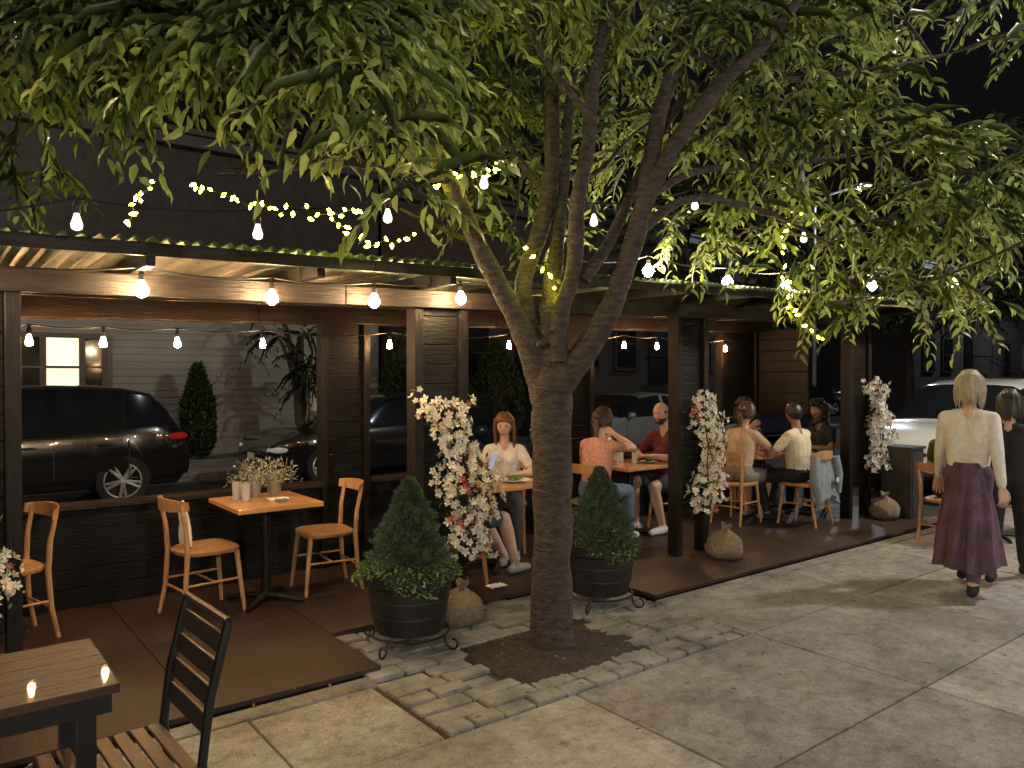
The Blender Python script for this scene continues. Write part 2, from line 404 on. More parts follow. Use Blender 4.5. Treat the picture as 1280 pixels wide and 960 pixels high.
def it1(r):
    b=MB();glass(b,-.17,.12,.13,.036);glass(b,-.14,.02,.13,.036)
    b.lathe([(.05,0),(.065,.11),(.06,.11),(.045,.02)],(-.03,.18,.752),18,1);b.lathe([(.045,0),(.06,.1),(.055,.1),(.04,.02)],(.14,.2,.752),18,1)
    b.bx(.0,.14,-.1,-.03,.752,.764,2);b.bx(.02,.1,-.2,-.14,.752,.77,1)
    b.obj('tableware',[M_glassware,mat('zinc',(.35,.36,.37),.35,.8),M_napkin],r,smooth=True)
    N=900;c=np.where((rng.random(N)<.5)[:,None],np.array([[-.03,.18,.84]]),np.array([[.14,.2,.84]]))
    dd=unit(rng.normal(size=(N,3))+[0,0,.9]);dd[:,2]=abs(dd[:,2]);t=rng.random(N)**.6*.2
    P=c+dd*t[:,None]
    leaves('potted_sprigs',P,dd+rng.normal(size=(N,3))*.5,rng.normal(size=(N,3)),rng.uniform(.015,.035,N),rng.uniform(.006,.012,N),mat('silver_foliage',(.32,.34,.27),.7,attr=True,transl=.2),r)
table((2.03,5.60),.62,.68,items=it1)
chair((1.60,5.62),.12);chair((2.52,5.66),math.pi-.1)
chair((.42,5.75),math.pi+.25)
table((-.25,5.6),.62,.68)
table((4.0,5.35),.72,.7,items=itA);table((5.9,5.6),.75,.65,items=itB);table((8.1,5.5),1.1,.72,items=itC)
b=MB();n=24;k=12;V=[]
for i in range(k+1):
    t=i/k
    for j in range(n):
        a=2*math.pi*j/n;V.append((1.44+.02*t+(.016+.035*t*(1.25-t))*math.cos(a)*(1+.25*math.sin(3*a+t*7)),5.56+(.07+.045*t)*math.sin(a)+.012*math.sin(t*9+3*a),.815-.27*t+.02*math.sin(2*a)))
b.add(V,[(i*n+j,(i+1)*n+j,(i+1)*n+(j+1)%n,i*n+(j+1)%n) for i in range(k) for j in range(n)]+[tuple(k*n+j for j in range(n-1,-1,-1)),tuple(range(n))])
b.obj('cloth_bag',M_napkin,smooth=True)
b=MB();n=6;V=[(3.52+.16*i/n+.0,4.80+.11*j/n,DZ+.008+.008*abs(math.sin(i*1.3+j))) for i in range(n+1) for j in range(n+1)]
b.add(V,[(i*(n+1)+j,(i+1)*(n+1)+j,(i+1)*(n+1)+j+1,i*(n+1)+j+1) for i in range(n) for j in range(n)]);b.obj('paper_napkin',M_napkin)
M_dtop=mat('dark_slat_wood',(.040,.018,.013),.33,0,.5,5,(1,9,1),coat=.15,bump=.5,bscale=14)
M_slat=mat('slat_wood',(.075,.042,.030),.45,0,.4,6,(9,1,1),bump=.1)
r=root('patio_table',(.16,2.87,0));b=MB()
for i in range(5): b.bx(-.34,.33,-.26+i*.103,-.26+i*.103+.1022,.722,.752)
b.obj('top',M_dtop,r,bevel=.003)
b=MB();b.bx(-.32,.31,-.24,.23,.66,.718)
for x in(-.3,.22):
    for y in(-.22,.17): b.bx(x,x+.05,y,y+.05,0,.66)
b.obj('frame',M_black,r)
r=root('patio_chair',(.50,2.72,0),math.pi+.05)
b=MB()
for sy in(-1,1):
    b.tube([(-.27,sy*.20,0),(-.22,sy*.20,.3),(-.20,sy*.20,.46),(-.225,sy*.20,.66),(-.285,sy*.20,.90)],.016,8)
    b.tube([(.20,sy*.20,0),(.2,sy*.20,.44)],.016,8);b.tube([(-.2,sy*.20,.43),(.2,sy*.20,.43)],.016,8)
b.tube([(.2,-.2,.43),(.2,.2,.43)],.014,8);b.tube([(-.285,-.2,.90),(-.285,.2,.90)],.014,8);b.tube([(-.22,-.2,.2),(-.22,.2,.2)],.01,8)
b.obj('steel_frame',M_black,r,smooth=True)
b=MB()
for i in range(7): b.bx(-.19+i*.057,-.19+i*.057+.045,-.205,.205,.448,.462)
for i in range(4):
    z=.575+i*.085;x=-.213-.07*((z-.5)/.4)**1.3
    R=Matrix.Rotation(-.18,3,'Y');b.rbx((x,0,z),(.014,.372,.062),np.array(R),1)
b.obj('slats',[M_slat,mat('back_slat_wood',(.025,.016,.013),.4)],r,bevel=.003)
# ---------------------------------------------------------------- planters
def planter(loc,s=1):
    r=root('spruce_planter',(loc[0],loc[1],0),0,s)
    b=MB();b.lathe([(.20,.10),(.215,.105),(.235,.2),(.262,.40),(.275,.41),(.285,.415),(.287,.47),(.275,.475),(.262,.47),(.258,.44)],(0,0,0),40)
    for z in(.2,.3): b.lathe([(.232+.0*z+(z-.15)*.13,z),(.237+(z-.15)*.13,z+.01),(.232+(z-.13)*.13,z+.02)],(0,0,0),40)
    b.obj('pot',M_plastic,r,smooth=True)
    b=MB();b.lathe([(.26,.43),(.2,.445),(.01,.45)],(0,0,0),24);b.obj('soil',M_soil,r)
    b=MB();
    an=[2*math.pi*i/28 for i in range(29)]
    b.tube([(.25*math.cos(a),.25*math.sin(a),.09) for a in an],.008,6)
    for i in range(4):
        q=i*math.pi/2+.5;P=[]
        for t in np.linspace(0,1,14):
            a=t*4.8;rr=.05*(1-t*.55);P.append(((.31+rr*math.cos(a+3.14))*math.cos(q),(.31+rr*math.cos(a+3.14))*math.sin(q),.05+rr*math.sin(a+3.14)))
        b.tube([(.25*math.cos(q),.25*math.sin(q),.09)]+P,.007,6)
    b.obj('iron_stand',M_black,r,smooth=True)
    b=MB();b.tube([(0,0,.43),(0,0,.95)],[.02,.006],8);b.obj('stem',M_bark,r)
    N=15000;z=rng.random(N)**1.25;a=rng.random(N)*6.283
    R=(.245*(1-z)**.85+.012)*(1+.18*np.sin(a*5+z*16)+.16*np.sin(a*9-z*31)+.1*np.sin(a*3+z*45));R*=(.7+.3*rng.random(N)**.5)*1.03
    zz=.44+z*.60;P=np.stack([R*np.cos(a),R*np.sin(a),zz],1)
    D=np.stack([np.cos(a),np.sin(a),.5+rng.random(N)*.8],1)+rng.normal(size=(N,3))*.5
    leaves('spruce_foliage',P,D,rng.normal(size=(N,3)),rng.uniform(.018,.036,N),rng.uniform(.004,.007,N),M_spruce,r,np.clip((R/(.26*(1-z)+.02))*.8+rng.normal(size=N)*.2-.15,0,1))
    N=1500;a=rng.random(N)*6.283;q=.13+rng.random(N)**.6*.22
    lob=.5+.5*np.sin(a*3+1);q=q*(.8+.25*lob);P=np.stack([q*np.cos(a),q*np.sin(a),.47+rng.random(N)*.10*(1.2-q*2)-np.clip(q-.27,0,1)*1.1],1)
    D=np.stack([np.cos(a),np.sin(a),.3+0*a],1)+rng.normal(size=(N,3))*.6
    leaves('trailing_groundcover',P,D,rng.normal(size=(N,3))*.5+[0,0,1],rng.uniform(.02,.045,N),rng.uniform(.012,.022,N),M_ground,r)
planter((2.46,4.24));planter((4.02,4.12),.97)
def sandbag(x,y,s=1):
    b=MB();n=28;V=[];k=14
    ph=rng.random()*6
    for i in range(k+1):
        rr=[.02,.13,.165,.18,.178,.168,.15,.125,.095,.062,.035,.026,.036,.052,.045][i]
        z=[0,.0,.03,.07,.11,.15,.185,.215,.24,.258,.272,.288,.305,.33,.335][i]
        for j in range(n):
            a=2*math.pi*j/n;w=1+.07*math.sin(3*a+ph+z*9)+.04*math.sin(7*a+ph*2+z*20)+.025*math.sin(13*a-z*40)
            V.append((rr*w*math.cos(a)*1.05+z*.1,rr*w*math.sin(a)*.9,z*(1+.08*math.sin(2*a+ph))))
    Fc=[(i*n+j,i*n+(j+1)%n,(i+1)*n+(j+1)%n,(i+1)*n+j) for i in range(k) for j in range(n)]+[tuple(range(n-1,-1,-1)),tuple(k*n+j for j in range(n))]
    b.add(V,Fc);o=b.obj('burlap_sandbag',M_burlap,smooth=True,loc=(x,y,DZ if y>3.93 and not(2.1<x<4.4 and y<4.63) else 0),rz=rng.random()*6);o.scale=(s,s,s*.9)
sandbag(2.95,4.40,.92);sandbag(5.87,4.38,1.0);sandbag(8.95,4.42,1.0)
def garland(u,v,z0,z1,name='flower_garland',lean=.0,fat=1):
    r=root(name);b=MB()
    N=int(330*fat)
    cen=[]
    for i in range(N):
        t=rng.random();z=z0+(z1-z0)*t
        rad=(.13+.05*math.sin(t*11+u)+.04*(1-t))*fat;a=rng.random()*6.283;q=rad*(.5+.6*rng.random())
        x=u+.08*math.sin(t*5+u*2)+lean*(1-t)+q*math.cos(a);y=v-.06+q*math.sin(a)*.75
        cen.append((x,y,z+rng.normal()*.03,a))
    for (x,y,z,a) in cen:
        nrm=unit(np.array([math.cos(a)*.8,math.sin(a)*.8-.4,.25])+rng.normal(size=3)*.4)
        s=unit(np.cross(nrm,rng.normal(size=3)));t2=np.cross(nrm,s);R=.023+.014*rng.random()
        m=1 if rng.random()<.05 else 0
        V=[np.array([x,y,z])];Fc=[]
        for p in range(5):
            an=p*1.2566
            for da,rr,hh in((-.5,.75,.35),(0,1.1,.5),(.5,.75,.35)):
                V.append(V[0]+R*rr*(math.cos(an+da)*s+math.sin(an+da)*t2)+nrm*R*hh)
            o=1+p*3;Fc+=[(0,o,o+1),(0,o+1,o+2)]
        b.add(V,Fc,m)
        if rng.random()<.5: b.ball(V[0]+nrm*R*.2,R*.17,5,2)
    b.obj('blossoms',[M_petal,M_pink,mat('stamen',(.5,.3,.05))],r)
    N=260;i=rng.integers(0,len(cen),N);C=np.array([c[:3] for c in cen])[i]
    leaves('garland_leaves',C+rng.normal(size=(N,3))*.02,rng.normal(size=(N,3)),rng.normal(size=(N,3)),rng.uniform(.03,.06,N),rng.uniform(.012,.02,N),M_ground,r)
    b=MB()
    for k in range(3):
        b.tube([(u+.08*math.sin(t*7+k*2)+lean*(1-t),v-.07+.05*math.cos(t*6+k),z0+(z1-z0)*t) for t in np.linspace(0,1,14)],.006,5)
    b.obj('vine_stems',M_bark,r)
garland(2.98,4.60,.42,1.54,lean=.15,fat=1.35);garland(5.80,4.58,.45,1.52);garland(8.98,4.58,.62,1.62);garland(.13,4.58,.55,1.45,fat=.9)
# ---------------------------------------------------------------- string lights
def bulbs(name,pts,material,R=.032,hang=.06,wire=True,ext=None):
    r=root(name);b=MB();s=MB()
    P=[np.array(p,float) for p in pts]
    for p in P:
        b.lathe([(.010,.052),(R*.72,.022),(R,0),(R*.85,-.02),(R*.4,-R*1.0),(.004,-R*1.1)],p,9)
        s.lathe([(.016,.05),(.017,.085),(.010,.10),(.006,.12)],p,10)
    b.obj('bulbs',material,r,smooth=True);s.obj('sockets',M_wire,r)
    if wire:
        W=[p+[0,0,.12] for p in P]
        if ext: W=[np.array(ext[0])]+W+[np.array(ext[1])]
        w=MB()
        for a,c in zip(W[:-1],W[1:]):
            L=np.linalg.norm(c-a);w.tube([a+(c-a)*t-np.array([0,0,.10*L*.35*4*t*(1-t)]) for t in np.linspace(0,1,9)],.005,5)
        w.obj('cable',M_wire,r)
    return r
bulbs('string_lights',[(-1.2,4.46,2.12),(.0,4.46,2.13),(.95,4.46,2.16),(1.66,4.46,2.16),(2.33,4.46,2.18),(3.0,4.46,2.24)],M_bulb,R=.038,ext=((-4,4.5,2.25),(4.7,4.3,2.48)))
bulbs('string_lights',[sv(810,338,6.4),sv(909,352,6.9),sv(983,356,7.4),sv(1090,357,8.2),sv(1192,353,8.8)],M_bulbr,R=.050,ext=(sv(690,320,5.2),sv(1330,340,9.6)))
bulbs('string_lights',[(.6+.0,6.12,1.93),(1.05,6.12,1.93),(1.55,6.12,1.94),(2.2,6.12,1.95),(3.35,6.12,1.97),(4.7,6.12,2.0),(6.35,6.12,2.04),(6.9,6.12,2.04),(8.2,6.12,2.04)],M_bulb2,R=.024,ext=((-3,6.12,2.07),(9.1,6.12,2.2)))
bulbs('string_lights',[sv(97,281,3.5),sv(323,293,3.9),sv(485,273,4.3),sv(605,231,4.5)],M_bulb3,R=.026,ext=(sv(-120,270,3.2),sv(640,190,4.7)))
bulbs('string_lights',[sv(742,278,4.9),sv(868,258,5.4),sv(1004,299,5.9)],M_bulb3,R=.026,ext=(sv(700,250,4.8),sv(1330,285,6.9)))
def fairy(segs):
    r=root('fairy_lights');b=MB();w=MB()
    for pts,n in segs:
        P=[sv(*p) for p in pts];cum=[0]
        for a,c in zip(P[:-1],P[1:]): cum.append(cum[-1]+np.linalg.norm(c-a))
        Q=[]
        for t in np.linspace(0,cum[-1],n):
            i=min(max(np.searchsorted(cum,t)-1,0),len(P)-2);f=(t-cum[i])/(cum[i+1]-cum[i]);Q.append(P[i]*(1-f)+P[i+1]*f+rng.normal(size=3)*.016)
        w.tube(Q,.0025,4)
        for q in Q: 
            dd=unit(rng.normal(size=3))*.018;b.tube([q-dd,q,q+dd],[.004,.0105,.003],4)
    b.obj('leds',M_fairy,r);w.obj('wire',M_wire,r)
fairy([([(152,278,4.2),(170,258,4.2),(190,230,4.2)],10),([(236,230,4.3),(290,250,4.3),(335,263,4.3),(360,266,4.4),(415,267,4.4),(455,263,4.4)],25),
 ([(415,280,4.4),(435,295,4.4),(460,308,4.5),(490,303,4.5),(512,290,4.5)],14),([(535,200,4.6),(560,213,4.55),(600,222,4.6),(625,212,4.7)],18),([(545,212,4.5),(548,240,4.5)],4),
 ([(996,270,5.6),(975,300,5.6),(980,340,5.6),(985,380,5.7),(1015,412,5.8),(1030,425,5.8)],18),([(655,310,4.7),(672,326,4.7),(690,360,4.7),(700,375,4.7)],6)])
w=MB();A=sv(940,365,7.5);B=sv(1340,270,4.2)
w.tube([A+(B-A)*t-np.array([0,0,.25*4*t*(1-t)]) for t in np.linspace(0,1,16)],.008,6);w.obj('utility_cable',M_wire)
# ---------------------------------------------------------------- tree
tree=root('street_tree')
tb=MB()
limbs=[
 [(690,822,4.8,.17),(690,800,4.8,.14),(689,700,4.8,.128),(690,600,4.8,.124),(690,520,4.8,.128),(690,475,4.8,.145),(690,440,4.8,.10)],
 [(684,490,4.8,.11),(660,430,4.78,.078),(640,388,4.75,.062),(605,320,4.7,.058),(570,245,4.6,.054),(540,180,4.5,.05),(515,90,4.4,.042),(490,0,4.3,.035),(460,-120,4.2,.02),(420,-260,4.1,.008)],
 [(684,475,4.85,.09),(660,405,4.88,.06),(655,350,4.9,.055),(678,280,5,.056),(690,200,5.05,.054),(690,120,5.1,.05),(702,40,5.1,.044),(690,-60,5.1,.035),(670,-200,5.1,.01)],
 [(692,460,4.8,.085),(688,410,4.78,.075),(690,360,4.82,.062),(697,300,4.95,.04),(705,230,5.1,.035),(712,130,5.3,.03),(730,20,5.5,.02)],
 [(698,450,4.72,.07),(700,395,4.68,.052),(718,335,4.65,.05),(722,250,4.65,.046),(735,180,4.62,.043),(741,100,4.6,.04),(765,0,4.5,.034),(790,-120,4.4,.02),(800,-240,4.4,.008)],
 [(698,480,4.75,.10),(735,435,4.7,.076),(765,380,4.65,.064),(790,310,4.65,.06),(808,240,4.65,.056),(822,150,4.7,.05),(850,60,4.8,.044),(870,-30,4.8,.035),(900,-150,4.8,.015)],
 [(803,262,4.65,.05),(835,195,4.6,.048),(895,112,4.5,.043),(960,50,4.4,.034),(1020,-30,4.3,.022),(1080,-120,4.2,.01)],
 [(728,350,4.65,.04),(760,305,4.75,.036),(790,240,4.9,.033),(835,150,5.1,.03),(900,70,5.3,.022),(960,-20,5.5,.012)],
 [(800,290,4.7,.03),(850,252,4.8,.026),(905,252,5,.02),(965,268,5.3,.015),(1035,305,5.6,.008)],
 [(812,245,4.7,.03),(870,215,4.9,.022),(960,207,5.2,.018),(1060,195,5.5,.014),(1150,165,5.8,.008)],
 [(640,390,4.75,.03),(610,318,5.0,.02),(560,290,5.1,.016),(500,262,5.0,.01)],
 [(560,225,4.58,.028),(520,222,4.2,.02),(440,205,3.8,.018),(350,212,3.5,.014),(270,215,3.4,.009)],
 [(688,250,5,.03),(645,195,5.3,.024),(600,130,5.6,.02),(555,50,5.8,.012)],
 [(740,150,4.6,.025),(690,90,4.4,.018),(650,20,4.2,.014),(600,-80,4.0,.008)],
 [(515,90,4.4,.03),(440,60,4.0,.024),(330,50,3.6,.02),(220,60,3.3,.014),(100,60,3.1,.008)],
 [(850,60,4.8,.03),(950,100,5,.024),(1080,90,5.2,.018),(1180,70,5.4,.01)],
 [(672,210,5,.02),(740,220,5.4,.018),(790,170,5.8,.012),(850,130,6,.008)]]
LP=[]
for L in limbs:
    P=[sv(*p[:3]) for p in L];R=[p[3] for p in L]
    Q=[];q=[]
    for i in range(len(P)-1):
        p0=P[max(i-1,0)];p1=P[i];p2=P[i+1];p3=P[min(i+2,len(P)-1)]
        for t in(0,.25,.5,.75):
            Q.append(.5*((2*p1)+(-p0+p2)*t+(2*p0-5*p1+4*p2-p3)*t*t+(-p0+3*p1-3*p2+p3)*t**3)+rng.normal(size=3)*.05*R[i]);q.append((R[i]*(1-t)+R[i+1]*t)*(1+rng.normal()*.035))
    Q.append(P[-1]);q.append(R[-1]);tb.tube(Q,q,14)
    if L is not limbs[0]: LP+=[(a,b) for a,b in zip(Q,q)]
for (x,y,d,s) in[(676,430,4.68,.03),(700,352,4.74,.022),(684,330,4.78,.022),(682,415,4.66,.02)]: tb.ball(sv(x,y,d),(s,s,s*.8),10)
cl=[(40,10,3.3,.5),(150,0,3.1,.45),(260,0,3.1,.42),(370,0,3.0,.4),(450,10,3.3,.40),(20,90,3.6,.32),(110,75,3.7,.28),(15,190,4.4,.22),(60,215,4.5,.13),
(190,55,3.3,.24),(280,55,3.1,.24),(370,65,3.0,.26),(440,100,3.0,.22),(500,165,3.05,.2),(520,235,3.05,.09),(500,100,3.5,.28),(300,85,3.2,.14),(400,50,3.4,.3),(230,30,3.0,.25),(150,40,3.2,.25),(430,40,2.9,.28),(330,30,2.9,.25),
(600,60,5.6,.65),(660,190,6.1,.42),(590,225,5.6,.25),(640,290,5.7,.18),(760,80,6.1,.7),(780,190,6.2,.40),(850,280,6.0,.24),(700,300,6.3,.15),(560,110,5.4,.42),(610,150,6.3,.42),
(540,-20,4.0,.4),(640,-30,4.2,.4),(820,-10,4.5,.38),(910,40,4.7,.38),(720,-60,4.6,.5),
(900,160,5.2,.42),(980,90,5,.45),(1050,170,5.1,.42),(1140,195,5.1,.38),(1230,225,5,.36),(950,235,5.5,.33),(1040,265,5.6,.36),(1120,275,5.5,.34),(1200,285,5.6,.34),(1270,315,6,.3),
(1000,335,6.1,.26),(1075,355,6.1,.28),(1150,355,6.1,.28),(1070,390,6.1,.14),(1225,375,6.8,.24),(1100,10,5.6,.42),(1010,0,5,.45),(1235,-10,6,.32),(1300,50,5.2,.2),(1285,190,5.1,.2),(1080,105,5.4,.30),(930,290,6.1,.2),(1010,385,6.3,.1),
(880,310,6.5,.12),(240,-50,3.4,.4),(100,-50,3.4,.4),(380,-50,3.5,.4)]
cl=[(sv(x,y,d),R) for x,y,d,R in cl]
crown=[]
for i in range(18):
    a=rng.random()*6.283;q=1.2+rng.random()*1.4
    crown.append((np.array([3.2+q*math.cos(a),4.2+q*math.sin(a)*.8,5.3+rng.random()*1.2]),.55))
for c,R in cl+crown:
    dd=[np.linalg.norm(p-c)+(.8 if r>.05 else 0)+max(0,(p[2]-c[2]))*.3 for p,r in LP];i=int(np.argmin(dd));p,r=LP[i]
    mid=(p+c)/2+np.array([0,0,.12*np.linalg.norm(c-p)])
    e=c+(c-p)*.15-np.array([0,0,.06])
    tb.tube([p,(p+mid)/2+rng.normal(size=3)*.02,mid,(mid+c)/2+rng.normal(size=3)*.03,c,e],[min(r*.6,.016),.013,.011,.009,.007,.003],6)
    for k in range(4):
        q=c+unit(rng.normal(size=3)+np.array([0,0,-.2]))*R*.8;tb.tube([mid*.3+c*.7,(c+q)/2+rng.normal(size=3)*.03,q],[.007,.005,.002],5)
tb.obj('trunk_and_limbs',M_bark,tree,smooth=True)
A=clump_leaves(cl,185,.108,.031,11,.35);B_=clump_leaves(crown,35,.14,.045,9,.4)
A=[np.concatenate([a,b]) for a,b in zip(A,B_)]
leaves('foliage',A[0],A[1],A[2],A[3],A[4],M_leaf,tree,A[5])
def tree_bg(name,loc,h,r,n=14,mat_=M_leafd,leafL=.2,dens=45):
    t=root(name);b=MB();x,y=loc
    b.tube([(x,y,-.15),(x+.05,y,h*.2),(x,y+.05,h*.4),(x,y,h*.75)],[.2,.15,.12,.04],10)
    c=[]
    for i in range(n):
        a=rng.random()*6.28;q=r*(.3+.6*rng.random());z=h*(.45+.5*rng.random())
        p=np.array([x+q*math.cos(a),y+q*math.sin(a),z]);c.append((p,r*.38))
        b.tube([(x,y,h*.33),((x+p[0])/2,(y+p[1])/2,(z+h*.33)/2+.2),p],[.08,.05,.02],6)
    b.obj('trunk',M_bark,t,smooth=True);A=clump_leaves(c,dens/r,leafL,leafL*.4,9,.6)
    leaves('foliage',A[0],A[1],A[2],A[3],A[4],mat_,t,A[5])
tree_bg('street_tree',(15.5,3.0),6.0,2.8,16,dens=100)
tree_bg('street_tree',(19,15.0),8,3.2,14,dens=90)
tree_bg('street_tree',(28,13),8,3.6,12,dens=90)
tree_bg('street_tree',(6.4,15.6),3.4,.9,7,leafL=.11,dens=80)
def cypress(x,y,h,r):
    t=root('cypress_shrub');b=MB();b.tube([(x,y,0),(x,y,h*.6)],.04,6);b.obj('stem',M_bark,t)
    N=3500;z=rng.random(N);a=rng.random(N)*6.283;R=r*np.minimum(1,(1-z)*2.2+.08)*(.8+.25*rng.random(N))*np.minimum(1,.5+z*3)
    P=np.stack([x+R*np.cos(a),y+R*np.sin(a),z*h],1);D=np.stack([np.cos(a)*.5,np.sin(a)*.5,1+0*a],1)+rng.normal(size=(N,3))*.3
    leaves('foliage',P,D,rng.normal(size=(N,3)),rng.uniform(.08,.16,N),rng.uniform(.03,.05,N),M_leafd,t)
cypress(4.55,16.4,1.9,.30);cypress(2.5,16.6,1.2,.3);cypress(9.5,16.3,3.2,.7);cypress(12,16.2,2.6,.7);cypress(7.9,16.4,1.6,.5)
# ---------------------------------------------------------------- houses
M_siding=mat('siding_grey',(.25,.24,.22),.7,0,.15,2);M_upper=mat('dark_upper_wall',(.032,.029,.028),.85,0,.3,6,bump=.3)  # upper storey walls set darker than the siding below
M_brick=mat('brick_dark_red',(.05,.03,.025),.85,0,.3,9,bump=.3)
M_brown=mat('brownstone',(.04,.032,.027),.85,0,.2,5,bump=.2);M_trimd=mat('dark_trim',(.03,.027,.025),.5,0,.1,5);M_trim=mat('plate_white',(.5,.48,.43),.5)
M_win=mat('window_glass',(.012,.014,.018),.08,0,.1,3,spec=.8);M_lit=mat('lit_window',(.8,.7,.5),.5,0,.3,2,emit=(1,.84,.6),estr=1.2)
M_roofm=mat('roofing',(.02,.02,.022),.8)
def house(name,u0,u1,v0,h,m,wins,door=None,siding=0,dep=9,trim=None):
    r=root(name);b=MB();trim=trim or M_trimd
    if siding:
        b.bx(u0,u1,v0,v0+dep,-.1,siding);b.bx(u0,u1,v0,v0+dep,siding,h,1);b.obj('walls',[m,M_upper],r)
        s=MB();z=.35
        while z<siding-.1: s.add([(u0,v0-.022,z),(u1,v0-.022,z),(u1,v0-.010,z+.145),(u0,v0-.010,z+.145),(u0,v0-.004,z),(u1,v0-.004,z)],[(0,1,2,3),(0,4,5,1)]);z+=.15
        s.obj('clapboards',m,r)
    else: b.bx(u0,u1,v0,v0+dep,-.1,h);b.obj('walls',m,r)
    b=MB();b.bx(u0-.1,u1+.1,v0-.35,v0-.035,h-.25,h);b.bx(u0-.15,u1+.15,v0-.45,v0-.035,h+.003,h+.12);b.obj('cornice',M_trimd,r,bevel=.02)
    b=MB();b.bx(u0,u1,v0,v0+dep,h+.003,h+.2);b.obj('roof',M_roofm,r)
    fr=MB();gl=MB();li=MB()
    for (x,z,w,hh,lit) in wins:
        fr.bx(x-w/2-.09,x-w/2,v0-.09,v0-.035,z-.05,z+hh+.1);fr.bx(x+w/2,x+w/2+.09,v0-.088,v0-.035,z-.05,z+hh+.1)
        fr.bx(x-w/2,x+w/2,v0-.086,v0-.035,z+hh,z+hh+.1);fr.bx(x-w/2-.08,x+w/2+.08,v0-.15,v0-.036,z-.13,z-.052)
        fr.bx(x-w/2,x+w/2,v0-.075,v0-.045,z+hh/2-.025,z+hh/2+.025)
        (li if lit else gl).bx(x-w/2,x+w/2,v0-.05,v0-.036,z,z+hh)
    fr.obj('window_frames',trim,r)
    if gl.v: gl.obj('window_panes',M_win,r)
    if li.v: li.obj('lit_panes',M_lit,r)
    if door:
        x,z=door;b=MB();b.bx(x-.5,x+.5,v0-.06,v0-.036,z,z+2.2);b.obj('door',M_dwall,r,bevel=.01)
        b=MB();n=max(1,int(round(z/.17)))
        for i in range(n): b.bx(x-.7,x+.7,v0-.9-.28*(n-i),v0-.9-.28*(n-i-1)+.001,0,(i+1)*z/n)
        b.bx(x-.7,x+.7,v0-.9,v0-.04,0,z);b.obj('stoop',M_brown,r)
        b=MB()
        for sx in(-.7,.7):
            b.tube([(x+sx,v0-.9-.28*n,.9),(x+sx,v0-.9,z+.9),(x+sx,v0-.05,z+.9)],.025,6)
            for t in np.linspace(0,1,9): b.tube([(x+sx,v0-.9-.28*n*(1-t),z*t),(x+sx,v0-.9-.28*n*(1-t),z*t+.9)],.012,5)
        b.obj('railings',M_black,r)
house('siding_house',-3.2,9.2,17.4,6.8,M_siding,[(1.72,1.3,.30,1.15,0),(2.26,1.3,.56,1.15,1),(2.80,1.3,.30,1.15,0)],siding=3.2,trim=mat('window_trim_brown',(.10,.08,.06)))
house('brick_house',-12,-3.5,17.4,6.2,M_brick,[(-5,1.4,.9,1.4,0),(-8,1.4,.9,1.4,1)],(-10.5,.7))
house('brick_house',9.4,15.4,17.6,6.5,M_brick,[(10.5,1.6,.9,1.5,0),(12.3,1.6,.9,1.5,0)],(14.2,1.0))
house('brownstone_house',15.6,21,17.6,7,M_brown,[(16.6,2,.9,1.5,0),(18.3,2,.9,1.5,0)],(19.9,1.4))
house('brick_house',21.2,25.5,17.6,6.5,M_brick,[(22.2,1.8,.9,1.5,0)],(24,1.2))
house('brownstone_house',37,46,17,7,M_brown,[(38.5,2,1,1.5,0),(40.5,2,1,1.5,0)],(43,1.8))
house('brownstone_house',46.2,60,17,7,M_brown,[(48,2,1,1.5,0),(51,2,1,1.5,1),(54,2,1,1.5,0)])
r=root('brick_house',(0,0,0));b=MB();b.bx(40,60,-14,2,-.1,7);b.obj('walls',M_brick,r)
b=MB()
for i in range(4):
    for z in(1.5,4.8): b.bx(39.9,39.96,-12+i*3.5,-11+i*3.5,z,z+1.5)
b.obj('window_panes',M_win,r)
# the restaurant on our side of the pavement, behind the viewpoint, carrying unseen lanterns added to light leaves and people from the front
r=root('restaurant_building');b=MB();b.bx(-9,16,-9,-3.1,-.1,8);b.obj('walls',M_brick,r)
b=MB();g=MB()
for x in(-6,-2,2,6,10):
    b.bx(x-1.3,x+1.3,-3.097,-3.04,.5,.62);b.bx(x-1.3,x-1.2,-3.097,-3.04,.622,2.6);b.bx(x+1.2,x+1.3,-3.097,-3.04,.622,2.6);b.bx(x-1.3,x+1.3,-3.097,-3.04,2.602,2.72);g.bx(x-1.2,x+1.2,-3.095,-3.07,.622,2.6)
b.obj('shopfront_frames',M_dwood,r);g.obj('shop_windows',M_win,r)
def fill_lantern(x,z,power):
    r=root('added_fill_lantern',(x,-3.1,z));b=MB();b.tube([(0,.0,.0),(0,.12,.06),(0,.22,.0)],.012,8);b.lathe([(.02,.12),(.09,.05),(.085,.04)],(0,.22,-.09),16)
    b.obj('bracket',M_black,r,smooth=True);b=MB();b.ball((0,.22,-.13),.07,12);b.obj('globe',mat('added_fill_globe%d'%power,(1,.9,.7),emit=(1,.89,.74),estr=power),r,smooth=True)
for x,pw in((-3,3000),(1.5,2000),(7.5,1800)): fill_lantern(x,3.0,pw)  # added fill lamps, out of view, for low frontal light on canopy and figures
